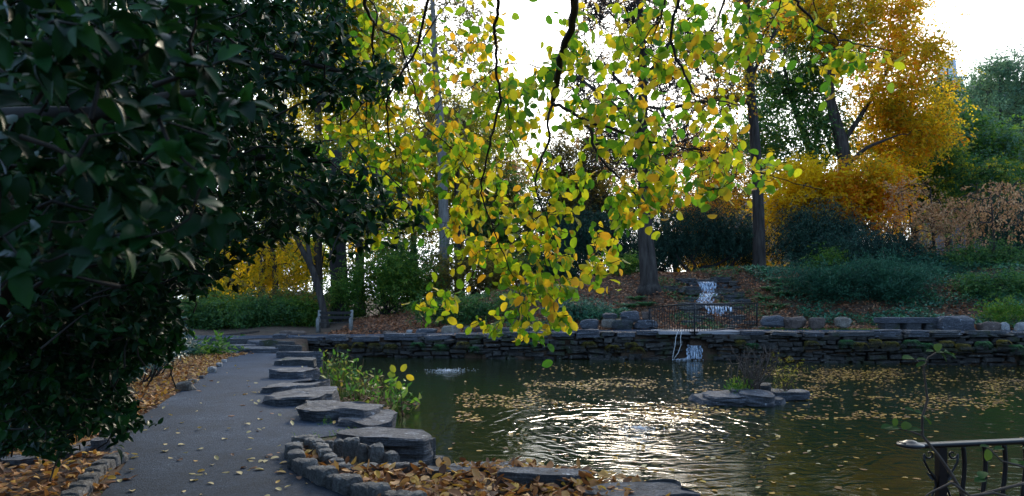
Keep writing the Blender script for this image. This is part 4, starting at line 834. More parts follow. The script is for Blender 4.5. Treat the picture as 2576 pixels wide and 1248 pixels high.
for u, v in [(860, 872), (905, 868), (940, 870), (985, 872), (1050, 868), (1110, 873), (1165, 866), (1190, 878), (1330, 868), (1480, 866), (1540, 874), (1585, 868), (1600, 880), (1860, 862), (1890, 870), (2040, 864), (2130, 862), (2165, 868), (2200, 860), (2240, 866), (2290, 862), (2330, 870), (2380, 864), (2420, 872), (2470, 866), (2520, 862), (2550, 874)]:
    x = (u - CX) / F * 24.5; y = float(yw(x)) - .06
    fern('dark fern growing out of the stone wall above the water', u, v - 3, y, 12, .48, L_fern if (u // 10) % 2 else L_olive, 'ferns in the pond wall', .7)

# ------------------------------------------------------------------ ground cover and leaf litter
def litter(name, label, n, xr, yr, test, size, m, tm=(T_fallen, T_fallen2, T_elm), lift=(.005, .05), flat=2.2, zf=None, slope=.35):
    a = Acc(); per = n // len(tm)
    for t in tm:
        x = rng.uniform(*xr, per * 2); y = rng.uniform(*yr, per * 2); ok = test(x, y); x, y = x[ok][:per], y[ok][:per]; k = len(x)
        z = (terr(x, y) if zf is None else np.full(k, zf)) + rng.uniform(*lift, k)
        d = rdir(k); d[:, 2] *= slope; nd = rng.normal(size=(k, 3)) * .5; nd[:, 2] = flat * rng.choice([1, 1, -1], k)
        scatter(a, t, np.stack([x, y, z], 1), d, nd, size * rng.uniform(.6, 1.25, k))
    return tag(a.build(name, m), label, kind='stuff')
def notpond(x, y): return ~inside(x, y, POND)
# near bed of leaves, kept to the bed itself
BED = [G(u, v)[:2] for u, v in [(800, 1150), (850, 1185), (1000, 1196), (1120, 1184), (1280, 1178), (1480, 1196), (1560, 1215), (1640, 1240), (1700, 1330), (1600, 1700), (1100, 1600), (1000, 1300), (860, 1232), (775, 1195), (750, 1160), (765, 1130)]]
litter('leaf_litter', 'thick layer of brown and yellow fallen leaves in the near bed', 3400, (-2.2, 1.4), (3.2, 7.2), lambda x, y: inside(x, y, BED), .095, L_litter, lift=(.0, .09), flat=1.3)
LB = [G(u, v)[:2] for u, v in PATH_L[2:12]]
def leftbed(x, y):
    lx = np.interp(y, [p[1] for p in LB], [p[0] for p in LB]); return (x < lx - .02) & (x > lx - 2.6)
litter('leaf_litter', 'brown fallen leaves between the holly and the path', 20000, (-11, -1.5), (4.2, 19.5), leftbed, .085, L_litter, lift=(0, .05), flat=1.6)
litter('leaf_litter', 'reddish brown fallen leaves covering the far slope', 40000, (-8, 24), (24, 41), lambda x, y: (y > yw(x) + 2.55) & (y < yw(x) + 13), .16, L_litterfar, tm=(T_simple, T_needle), lift=(.01, .06), flat=1.3)
litter('leaf_litter', 'scattered leaves on the far path', 500, (-9, 18), (21, 30), lambda x, y: (y > yw(x) + .3) & (y < yw(x) + 2.6), .09, L_litter, tm=(T_simple,), lift=(.025, .035))
litter('leaf_litter', 'fallen leaves caught between the slabs beside the waterfall', 2600, (6.4, 11.6), (27, 35), lambda x, y: y > 0, .13, L_litterfar, tm=(T_simple,), lift=(.0, .2), flat=1.2)
litter('ivy', 'glossy ivy covering the right bank', 30000, (10.5, 24), (23, 39), lambda x, y: (y > yw(x) + 3.0) & (y < yw(x) + 13) & (x > 12.2 - (y - 26) * .1) & (rng.random(x.shape) < .25 + 1.1 * (np.sin(x * 1.1 + y * .6) * np.sin(y * 1.7 - x * .4) + .35)), .15, L_ivy, tm=(T_spear,), lift=(.02, .28), flat=1)
litter('ground_plants', 'low green plants among the leaves at the foot of the slope', 12000, (-6, 12), (27, 36), lambda x, y: (y > yw(x) + 2.9) & (np.sin(x * 1.9) + np.cos(y * 1.3 + x) + np.sin(x * .63 + 2) > 1.0), .12, L_fern, tm=(T_spear,), lift=(.02, .22), flat=.8)
litter('grass', 'tufts of grass and moss along the left path edge', 2600, (-10, -2), (4.2, 19), lambda x, y: leftbed(x, y) & (np.interp(y, [p[1] for p in LB], [p[0] for p in LB]) - x < .45) & (np.sin(y * 2.1) + np.sin(x * 3 + y) > .2), .05, L_green, tm=(T_needle,), lift=(0, .03), flat=.4)
litter('grass', 'strip of grass along the right bank above the wall', 3000, (9.5, 14.5), (25, 27.5), lambda x, y: (y > yw(x) + 2.3) & (y < yw(x) + 2.9), .11, L_green, tm=(T_needle,), lift=(0, .05), flat=.3)

# fallen leaves one by one on the path
def one_leaf(x, y, z, size, m, name, label, group, kind_):
    a = Acc(); d = rdir(1); d[:, 2] *= .1; nd = np.array([[rng.normal() * .15, rng.normal() * .15, 1]])
    scatter(a, (T_fallen, T_elm, T_fallen2)[rng.integers(0, 3)] if kind_ else T_elm, np.array([[0, 0, 0]]), d, nd, np.array([size]))
    o = a.build(name, m); o.location = (x, y, z); return tag(o, label, 'leaf', group)
kinds = [(L_pale, 'pale yellow fallen leaf lying on the grey path'), (L_orange, 'orange fallen leaf lying on the grey path'), (L_brown, 'curled brown fallen leaf lying on the grey path')]
cnt = 0
while cnt < 130:
    v = 886 + 400 * rng.random() ** .75; u = rng.uniform(200, 900); x, y, _ = G(u, v)
    if inside([x], [y], PATHPOLY)[0] and y < 18 and (u > 500 or rng.random() < .6):
        k = rng.choice(3, p=[.66, .12, .22]); one_leaf(x, y, .024, rng.uniform(.055, .1), kinds[k][0], 'fallen_leaf', kinds[k][1], kinds[k][1].replace('leaf lying', 'leaves lying'), 1); cnt += 1
PR = [G(u, v)[:2] for u, v in PATH_R[1:14]]
def pathedge(x, y):
    ok = inside(x, y, PATHPOLY); lx = np.interp(y, [p[1] for p in LB], [p[0] for p in LB]); rx_ = np.interp(y, sorted(p[1] for p in PR), [p[0] for p in sorted(PR, key=lambda q: q[1])])
    d = np.minimum(np.abs(x - lx), np.abs(rx_ - x)); return ok & (rng.random(x.shape) < np.exp(-d * 7))
litter('leaf_bits', 'small leaf fragments and grit gathered along both edges of the path', 1500, (-9, 0), (4.5, 20), pathedge, .035, L_litter, tm=(T_float,), lift=(.014, .02), flat=6, zf=0, slope=.05)
# floating leaves
def raft(x, y):
    u = x / y * F + CX; v = HZ + (EYE - ZW) * F / y
    a_ = (u > 1150) & (u < 2700) & (v > 925 + (2000 - u).clip(0, 900) * .06) & (v < 1062 - (u - 1900).clip(0, 700) * .02)
    n = np.sin(u * .011 + v * .05) + np.sin(v * .115 - u * .006) + .6 * np.sin(u * .043 + v * .02) + .5 * np.sin(x * 3.1 + y * 4.3)
    n2 = rng.random(x.shape)
    lo = (v > 1050) & (n2 < .035) & (u > 1100); right = (u > 1950) & (n2 < .14)
    return inside(x, y, POND) & ((a_ & ((n > .45) | (n2 < .05) | right)) | lo | ((v > 915) & (v < 1000) & (u > 1300) & (n2 < .08)))
litter('floating_leaves', 'drift of brown and yellow leaves floating across the pond', 14000, (-2, 17), (7.0, 23.5), raft, .09, L_float, tm=(T_float,), lift=(.006, .012), flat=14, zf=ZW, slope=.02)
cnt = 0
while cnt < 60:
    u = rng.uniform(1150, 2560); v = rng.uniform(930, 1245); x, y, _ = G(u, v, ZW)
    if inside([x], [y], POND)[0]: one_leaf(x, y, ZW + .012, rng.uniform(.07, .11), L_orange if rng.random() < .5 else L_pale, 'floating_leaf', 'single bright leaf floating on open water', 'single leaves afloat on the pond', 0); cnt += 1

# ------------------------------------------------------------------ bench
bx, by = G(843, 833, .08)[:2]; by = 31.0; bx = (843 - CX) / F * by; bz = ground_z(bx, by)
bench = empty('park_bench', (bx, by, bz), 'weathered slatted park bench with grey end frames behind the pond', 'bench'); bench.rotation_euler = (0, 0, R(8))
for s in (-1, 1):
    a = Acc(); X = s * .72
    for pts, r_ in ([[(X, -.38, 0), (X, -.36, .3), (X, -.34, .62)], .075], [[(X, .1, 0), (X, .05, .4), (X, .14, .66), (X, .26, .98)], .07], [[(X, -.4, .62), (X, -.1, .64), (X, .12, .62)], .06], [[(X, -.36, .38), (X, .06, .36)], .045]): tube(a, pts, r_, 8)
    a.build('end_frame', M_benchend, bench)
for i, (y_, z_) in enumerate([(.15, .66), (.22, .87)]):
    a = Acc(); boxm(a, (0, y_ - .05, z_), (1.42, .035, .13)); a.build('back_slat', M_wood, bench, False)
for i in range(4):
    a = Acc(); boxm(a, (0, -.32 + i * .11, .43), (1.42, .09, .035)); a.build('seat_slat', M_wood, bench, False)
# fallen log / plank left of the bench
a = Acc(); tube(a, [A(560, 848, 28.5), A(600, 843, 29.5), (A(650, 836, 31))], [.1, .11, .08], 8); o = a.build('fallen_log', M_bark); localise(o); tag(o, 'long grey log lying at the foot of the hedge by the path fork', 'log')
a = Acc(); c = A(965, 836, 29); boxm(a, c, (1.2, .18, .16), .1); o = a.build('timber_beam', M_wood, smooth_=False); localise(o); tag(o, 'old timber beam in the leaves right of the bench', 'beam')
a = Acc(); c = A(1805, 694, 35.5); boxm(a, c, (2.6, .2, .1), .06); o = a.build('timber_beam', M_benchend, smooth_=False); localise(o); tag(o, 'pale plank lying at the top of the waterfall', 'plank')

# ------------------------------------------------------------------ buildings
def building(name, label, x0, x1, y, depth, z1, m, rows, cols, roof=None, wfrac=.5, zlo=0):
    root = empty(name, ((x0 + x1) / 2, y, 0), label, 'building'); a = Acc(); W = x1 - x0
    boxm(a, (0, depth / 2, z1 / 2), (W, depth, z1)); a.build('wall', m, root, False)
    if roof:
        a = Acc(); V = [(-W / 2 - .4, -.4, z1), (W / 2 + .4, -.4, z1), (W / 2 + .4, depth, z1), (-W / 2 - .4, depth, z1), (-W / 4, depth * .5, z1 + roof), (W / 4, depth * .5, z1 + roof)]
        a.add(V, [np.array([[0, 1, 5, 4], [2, 3, 4, 5]]), np.array([[1, 2, 5], [3, 0, 4]]), np.array([[0, 3, 2, 1]])]); a.build('roof', M_slateroof, root, False)
    for i in range(rows):
        for j in range(cols):
            a = Acc(); w_ = W / cols; h_ = (z1 - zlo) / rows
            boxm(a, (-W / 2 + w_ * (j + .5), 0, zlo + h_ * (i + .5)), (w_ * wfrac, .3, h_ * .55)); f = a.build('window', M_glass, root, False)
    return root
s = 160 / F
building('stone_tower', 'pale stepped tower rising above the trees at the right', (2372 - CX) * s, (2440 - CX) * s, 160, 8, 1.6 + 500 * s, M_limestone, 10, 2, wfrac=.3, zlo=10)
o = bpy.data.objects['stone_tower']; a = Acc(); boxm(a, (.6, 4, 1.6 + 530 * s), (3.6, 6, 60 * s)); a.build('upper_stage', M_limestone, o, False)
a = Acc(); boxm(a, (.3, 4, 1.6 + 585 * s), (2.6, 4.2, 50 * s), 0, .8); a.build('upper_stage', M_limestone, o, False)
s = 95 / F
building('grey_building', 'large grey building with a slate roof behind the right hand trees', (2462 - CX) * s, (2800 - CX) * s, 95, 16, 1.6 + 500 * s, M_greystone, 9, 9, roof=5)
building('tan_building', 'pale tan building glimpsed between the tall trunks', (1780 - CX) * 85 / F, (2060 - CX) * 85 / F, 85, 10, 1.6 + 250 * 85 / F, M_tanwall, 4, 7)
building('stone_building', 'dim tan building with bright bands at the right edge', (2530 - CX) * 62 / F, (2700 - CX) * 62 / F, 62, 10, 1.6 + 380 * 62 / F, M_greystone, 4, 3)
rt = building('brick_building', 'low brick building with a white parapet beyond the hedge', (650 - CX) * 62 / F, (790 - CX) * 62 / F, 62, 8, 1.9, M_brick, 1, 2, wfrac=.2)
a = Acc(); boxm(a, (0, -.1, 2.05), (5.3, .4, .3)); a.build('parapet', M_white, rt, False)
a = Acc(); c = gpt(770, 58); tube(a, [(c[0], c[1], c[2] - .2), (c[0], c[1], 4.1)], .12, 8); boxm(a, (c[0] - .3, c[1], 3.4), (1.3, .1, .5)); o = a.build('signpost', M_white); localise(o); tag(o, 'white post with a small white board beyond the hedge', 'post')
# rail fence behind the saplings
f = empty('rail_fence', gpt(2360, 38), 'grey wooden rail fence behind the rusty saplings', 'fence'); objs = []
for u in (2290, 2385, 2480): a = Acc(); c = gpt(u, 38); tube(a, [(c[0], c[1], c[2] - .1), (c[0], c[1], c[2] + 1.1)], .09, 8); objs.append(a.build('fence_post', M_wood, f))
for dz in (.5, .95): a = Acc(); tube(a, [np.array(gpt(u, 38)) + (0, -.08, dz) for u in (2250, 2290, 2385, 2480, 2560)], .05, 6); objs.append(a.build('rail', M_wood, f))
under(f, objs)

# ------------------------------------------------------------------ island plants and water plants
root = empty('twiggy_shrub', G(1890, 985, -.4), 'leafless twiggy shrub growing on the little island', 'shrub'); a = Acc(); b0 = np.array(root.location)
for i in range(34):
    t = rng.uniform(-1, 1); top = b0 + np.array([t * .62, rng.normal() * .2, rng.uniform(.45, 1.0)]); s = b0 + np.array([rng.normal() * .12, rng.normal() * .08, -.05])
    P = curve_pts(s, top, 8, .1); tube(a, P, np.linspace(.02 if i < 8 else .012, .006, 8), 4, False)
    for k in range(3): j = rng.integers(3, 7); tube(a, curve_pts(P[j], P[j] + rdir(1, .5)[0] * rng.uniform(.12, .35), 4, .1), np.linspace(.008, .004, 4), 3, False)
objs = [a.build('twigs', M_twig, root)]; under(root, objs)
c = G(1975, 985, -.42)
root = empty('wispy_shrub', c, 'wispy yellow green shrub on the right of the little island', 'shrub'); a = Acc(); l = Acc(); ends = []
for i in range(22):
    top = np.array(c) + np.array([rng.normal() * .22 + .05, rng.normal() * .15, rng.uniform(.35, .8)]); P = curve_pts(c, top, 6, .12); tube(a, P, np.linspace(.006, .002, 6), 3, False); ends += list(P[2:])
leafcloud(l, np.array(ends), 900, .05, .035, T_needle); objs = [a.build('twigs', M_twig, root), l.build('foliage', L_ygreen, root, False)]; under(root, objs)
a = Acc(); cs = [np.array(G(1862, 986, -.4)) + rng.normal(size=3) * (.12, .06, .01) for _ in range(20)]
leafcloud(a, np.array(cs), 500, .05, .09, T_needle, -1.2); o = a.build('grass_tuft', L_green, smooth_=False); localise(o); tag(o, 'small tuft of green grass on the island', 'grass tuft')

root = empty('water_plant', (-3.1, 12.6, ZW), 'clump of green spear leaved water plants beside the stepping slabs', 'plant'); a = Acc(); l = Acc(); dead = Acc()
WP = [G(u, v, ZW)[:2] for u, v in [(842, 950), (812, 925), (870, 965), (930, 985), (1010, 1030), (1000, 1052), (930, 1045), (850, 1000)]]
pos = []; xd = []; nd = []; sz = []; dp = []
k = 0
while k < 330:
    u = rng.uniform(790, 1030); v = rng.uniform(920, 1055); x, y, _ = G(u, v, ZW)
    if not inside([u], [v], [(790, 930), (845, 925), (960, 975), (1030, 1035), (1010, 1058), (930, 1048), (860, 1010), (800, 985)])[0]: continue
    k += 1; s = np.array([x, y, ZW - .05]); hgt = rng.uniform(.25, .62) * (1.15 if u < 900 else .8); lean = np.array([rng.normal() * .16 + .05, rng.normal() * .12, 0]); top = s + lean + (0, 0, hgt)
    if rng.random() < .75:
        tube(l, curve_pts(s, top, 5, .08), np.linspace(.007, .004, 5), 4, False); pos.append(top); d = norm(lean + np.array([rng.normal() * .3, rng.normal() * .3, rng.normal() * .5])); xd.append(d); nd.append(rdir(1, .7)[0]); sz.append(rng.uniform(.1, .19))
    else:
        q = top + rng.normal(size=3) * (.15, .1, .03) - (0, 0, .2); tube(dead, curve_pts(s, top, 5, .1), np.linspace(.006, .003, 5), 3, False); tube(dead, curve_pts(top, q, 5, .1), np.linspace(.006, .003, 5), 3, False)
scatter(l, T_spear, np.array(pos), np.array(xd), np.array(nd), np.array(sz))
leafcloud(dead, np.array([np.array(G(u, v, ZW)) + (0, 0, .06) for u, v in [(900, 1025), (940, 1045), (980, 1048), (1010, 1040), (1020, 1020), (960, 1035), (860, 1005)]]), 500, .1, .12, T_fallen2)
objs = [l.build('foliage', L_aqua, root), dead.build('dead_stems', surf('dead_stem', [(.12, .06, .03), (.26, .15, .07)], 9, .9, 0), root)]; under(root, objs)
root = empty('seedling', G(1005, 1045, ZW), 'young seedling with bright yellow green leaves at the tip of the water plants', 'plant'); a = Acc(); l = Acc()
P = np.array([G(1012, 1045, ZW), A(1010, 1000, 12.5), A(1002, 960, 12.5), A(1004, 940, 12.5)]); tube(a, P, np.linspace(.008, .003, 4), 4, False)
tips = [A(1010, 935, 12.4), A(1022, 945, 12.4), A(995, 945, 12.45), A(1003, 958, 12.4), A(992, 938, 12.5)]
scatter(l, T_elm, np.array(tips), np.array([[.3, 0, .5], [.8, 0, -.4], [-.8, 0, .2], [0, 0, -1], [-.3, 0, .8]]), np.array([[0, -1, .3]] * 5) + rng.normal(size=(5, 3)) * .2, np.full(5, .16))
objs = [a.build('stem', M_twig, root), l.build('foliage', L_ygreen, root)]; under(root, objs)
for i in range(5):
    u, v = [(690 + 130, 1073), (905, 1092), (880, 1100), (845, 1102), (795, 1108)][i]; c = np.array(G(u, v)); a = Acc()
    leafcloud(a, np.array([c + rng.normal(size=3) * (.08, .05, 0) for _ in range(12)]), 60, .02, .035, T_needle, -1.5); o = a.build('weed', L_green, smooth_=False); localise(o)
    tag(o, 'small green weed growing between the slabs and the granite posts', 'weed', 'weeds by the granite posts')

# ------------------------------------------------------------------ near railing
rail = empty('handrail', A(2367, 1580, 3.3), 'black wrought iron handrail with scrolls in the near right corner', 'railing'); objs = []
def ry(u): return 3.3 + (u - 2300) / 275 * .07
def rp(u, v, dz=0): q = A(u, v, ry(u)); return (q[0], q[1], q[2] + dz)
us = np.linspace(2268, 2900, 26)
def flatbar(acc, pts, wd, th):
    P = np.array(pts); T = norm(np.gradient(P, axis=0)); S = norm(np.cross(T, [0, 0, 1.]))
    V = []
    for p, s_ in zip(P, S):
        for a_, b_ in ((-1, -1), (1, -1), (1, .4), (.8, 1), (.45, .75), (.3, 1), (-.3, 1), (-.45, .75), (-.8, 1), (-1, .4)): V.append(p + s_ * wd / 2 * a_ + np.array([0, 0, th / 2 * b_]))
    n = len(P); k = np.arange(n * 10).reshape(n, 10); kk = np.roll(k, -1, 1)
    acc.add(V, [np.stack([k[:-1], kk[:-1], kk[1:], k[1:]], -1).reshape(-1, 4)[:, ::-1], np.array([k[0]]), np.array([k[-1][::-1]])])
top = [rp(u, np.interp(u, [2268, 2300, 2400, 2576, 2900], [1117, 1121, 1117, 1109, 1096])) for u in us]
a = Acc(); flatbar(a, top, .05, .02); objs.append(a.build('top_rail', M_iron, rail))
a = Acc(); c = np.array(rp(2290, 1115)); 
prof = [(0, .014), (.018, .014), (.021, .011), (.026, .011), (.03, .006), (.044, .004), (.05, .0), (.06, -.003), (.062, -.012), (.05, -.018), (0, -.018)]
V = []; sg = 36
for r_, z_ in prof:
    for t in np.linspace(0, 2 * np.pi, sg, endpoint=False): V.append(c + (r_ * math.cos(t), r_ * math.sin(t), z_))
k = np.arange(sg); a.add(V, np.concatenate([np.stack([i * sg + k, i * sg + (k + 1) % sg, (i + 1) * sg + (k + 1) % sg, (i + 1) * sg + k], 1) for i in range(len(prof) - 1)])[:, ::-1])
objs.append(a.build('rail_end_disc', M_iron, rail))
a = Acc(); c = np.array(rp(2367, 1119)); boxm(a, (c[0], c[1], c[2] / 2 - .005), (.038, .038, c[2] - .01)); objs.append(a.build('post', M_iron, rail, False))
for u in (2422, 2475, 2525, 2576, 2628, 2680):
    a = Acc(); t = np.array(rp(u, np.interp(u, [2400, 2900], [1118, 1097]))); 
    P = [np.array([t[0] + .008 * math.sin(f * 4.4 * math.pi), t[1], t[2] * (1 - f)]) for f in np.linspace(0, 1, 44)]; tube(a, P, .0105, 8); objs.append(a.build('baluster', M_iron, rail))
a = Acc(); flatbar(a, [(q[0], q[1], .12) for q in top[4:]], .03, .012); objs.append(a.build('bottom_rail', M_iron, rail))
def spiral(acc, c, r0, turns, s, start, z=1):
    P = []
    for f in np.linspace(0, 1, 22):
        t = start + s * turns * 2 * math.pi * f; r_ = r0 * (1 - .78 * f); P.append((c[0] + r_ * math.cos(t), c[1], c[2] + r_ * math.sin(t)))
    tube(acc, P, .005, 6); return P[0]
pc = np.array(rp(2367, 1119))
for s in (-1, 1):
    a = Acc()
    p1 = spiral(a, pc + (s * .056, 0, -.045), .026, .9, -s, math.pi / 2 - s * math.pi / 2 if s > 0 else math.pi)
    p2 = spiral(a, pc + (s * .05, 0, -.315), .028, 1.1, s, math.pi / 2 - s * math.pi / 2 if s > 0 else math.pi)
    tube(a, [pc + (s * .082, 0, -.045), pc + (s * .08, 0, -.085), pc + (s * .055, 0, -.13), pc + (s * .03, 0, -.165), pc + (s * .024, 0, -.2), pc + (s * .045, 0, -.25), pc + (s * .075, 0, -.29), pc + (s * .078, 0, -.315)], .0055, 6)
    scatter(a, T_spear, np.array([pc + (s * .03, 0, -.17)] * 2), np.array([[s * 1., 0, .9], [s * .3, 0, 1]]), np.array([[0, -1., 0]] * 2), np.array([.05, .04]))
    objs.append(a.build('scroll', M_iron, rail))
under(rail, objs)
# sapling growing in front of it
root = empty('wild_sapling', A(2425, 1560, 3.0), 'thin wild sapling with a few dark serrated leaves in front of the handrail', 'sapling'); a = Acc(); l = Acc()
def pp(lst, y=3.0): return [A(u, v, y) for u, v in lst]
tube(a, pp([(2440, 1560), (2440, 1330), (2425, 1248), (2392, 1190), (2360, 1145), (2320, 1096), (2320, 1051), (2333, 1006), (2328, 965), (2323, 927), (2335, 900), (2355, 887)]), [.009, .009, .008, .007, .0065, .006, .0055, .005, .0045, .004, .0035, .003], 6)
tube(a, pp([(2320, 1096), (2290, 1085), (2262, 1078), (2240, 1072)]), [.0045, .004, .0035, .003], 5)
tube(a, pp([(2323, 927), (2315, 915), (2305, 905)]), [.003, .003, .002], 4)
tube(a, pp([(2560, 1255), (2500, 1240), (2440, 1248), (2400, 1218), (2392, 1215), (2340, 1240), (2310, 1262)], 2.9), [.005, .006, .006, .006, .005, .004, .003], 6)
tube(a, pp([(2600, 1210), (2540, 1225), (2480, 1240), (2420, 1262)], 2.95), [.006, .006, .006, .006], 6)
tube(a, pp([(2640, 1200), (2560, 1170), (2520, 1160), (2490, 1130)], 2.9), [.0045, .0045, .0035, .003], 5)
leaves = [(2355, 887, 1, .1), (2358, 884, .3, .6), (2372, 884, 1, -.5), (2368, 890, .8, -.9), (2350, 884, -1, .15), (2380, 886, .9, -.1), (2300, 903, -1, .2), (2306, 905, .9, .1), (2330, 912, -.8, -.3), (2320, 1040, -.9, .4), (2322, 1048, .6, -.4), (2300, 1035, -.6, .3), (2262, 1078, -1, .1), (2270, 1080, .6, .4), (2245, 1073, -1, .0), (2282, 1084, .7, .2), (2250, 1072, .2, .9),
          (2490, 1125, -.9, .2), (2500, 1130, 1, .2), (2545, 1165, 1, .1), (2560, 1172, .8, .4), (2480, 1207, -1, 0), (2470, 1205, .3, .3), (2485, 1130, -.2, -.7), (2575, 1130, .9, -.2)]
q = np.array([A(u, v, 2.95) for u, v, _, _ in leaves]); d = np.array([(x, rng.normal() * .3, z) for _, _, x, z in leaves])
scatter(l, T_elm, q, d, np.stack([rng.normal(size=len(q)) * .3, -np.ones(len(q)) * .4, np.ones(len(q))], 1), rng.uniform(.035, .06, len(q)))
objs = [a.build('stems', M_twig, root), l.build('foliage', foliage('sapling_leaf', [(.02, .06, .012), (.035, .09, .018), (.08, .13, .02)], .35, .7, .2), root)]; under(root, objs)

# ------------------------------------------------------------------ the overhanging elm
def c7(x, y): return (817.6 + x * .6047, y * .6047)
def c8(x, y): return (1698 + x * .6047, y * .6047)
root = empty('elm_tree', (1.5, -1.5, 0), 'overhanging tree with toothed green and yellow leaves on drooping branches above the pond', 'tree')
br = Acc(); nodes = []; rads = []
def limb(pts, conv, y0, y1, r0, r1):
    P = np.array([conv(*p) for p in pts]); n = len(P); ys_ = np.linspace(y0, y1, n)
    Q = np.array([A(u, v, y) for (u, v), y in zip(P, ys_)]); t = np.linspace(0, n - 1, (n - 1) * 4 + 1); Q = np.stack([np.interp(t, range(n), Q[:, j]) for j in range(3)], 1)
    Q[1:-1] = (Q[:-2] + 2 * Q[1:-1] + Q[2:]) / 4; Q += rng.normal(size=Q.shape) * .004
    r_ = np.linspace(r0 * (.5 if r0 > .045 or r0 in (.024, .02) else .34), r1 * .8, len(Q)); tube(br, Q - np.array([0, .09, 0]) * np.clip(np.arange(len(Q)) / 4, 0, 1)[:, None], r_, 7, False)
    for q_, rr_ in zip(Q, r_): nodes.append(tuple(q_)); rads.append(rr_)
limb([(940, -420), (1000, -200), (1020, 0), (1035, 60), (1020, 150), (975, 250), (965, 330), (945, 430)], c7, 3.2, 4.6, .05, .024)
limb([(945, 430), (1000, 470), (1080, 520), (1200, 555), (1330, 600), (1450, 630), (1600, 640)], c7, 4.6, 4.3, .024, .006)
limb([(1085, 522), (1105, 560), (1110, 620), (1160, 700), (1230, 760), (1290, 830)], c7, 4.5, 4.4, .024, .006)
limb([(945, 430), (920, 520), (935, 590), (890, 690), (870, 760), (885, 850), (930, 930)], c7, 4.6, 4.5, .02, .006)
limb([(700, -420), (720, -150), (715, 0), (725, 70), (705, 160), (715, 200), (715, 310), (730, 440), (700, 560), (680, 660), (655, 760), (655, 830), (700, 960), (740, 1060), (800, 1180), (840, 1330)], c7, 3.0, 4.8, .03, .004)
limb([(725, 400), (765, 450), (770, 580), (800, 650), (860, 720), (900, 850), (950, 1000), (900, 1080), (960, 1180)], c7, 4.3, 4.5, .011, .003)
limb([(150, -420), (170, -150), (175, 0), (190, 80), (225, 120), (205, 200), (215, 340), (180, 480), (200, 640)], c7, 3.2, 5.0, .04, .004)
limb([(225, 120), (320, 180), (350, 280), (390, 410), (400, 520), (480, 590), (560, 650), (620, 740)], c7, 4.3, 5.0, .018, .004)
limb([(490, -420), (470, -100), (430, 60), (400, 200), (270, 420), (270, 560), (320, 700), (330, 850), (250, 960)], c7, 3.2, 5.4, .03, .003)
limb([(965, 300), (850, 290), (740, 280), (640, 360), (540, 420), (440, 380)], c7, 4.5, 5.0, .014, .003)
limb([(1360, -420), (1320, -150), (1400, 0), (1395, 60), (1370, 130), (1330, 240)], c7, 3.0, 4.0, .025, .004)
limb([(700, -420), (560, -200), (440, 0), (480, 60), (560, 150), (640, 190), (720, 215), (860, 240)], c8, 2.6, 3.2, .022, .003)
limb([(600, 180), (610, 240), (590, 290), (560, 380)], c8, 3.1, 3.2, .005, .002)
limb([(260, -420), (230, -150), (190, 0), (160, 120), (100, 180), (20, 200)], c8, 3.0, 3.9, .02, .003)
limb([(440, 0), (400, 80), (330, 180), (340, 260)], c8, 3.0, 3.4, .01, .002)
limb([(1450, 630), (1600, 640), (1690, 700), (1800, 720), (1960, 760), (2100, 800)], lambda x, y: (817.6 + x * .6047 - 40, y * .6047), 4.3, 3.9, .008, .003)
limb([(70, -420), (60, -100), (0, 0), (-40, 200), (20, 340), (60, 430), (200, 440), (250, 470)], c8, 3.0, 3.6, .02, .003)
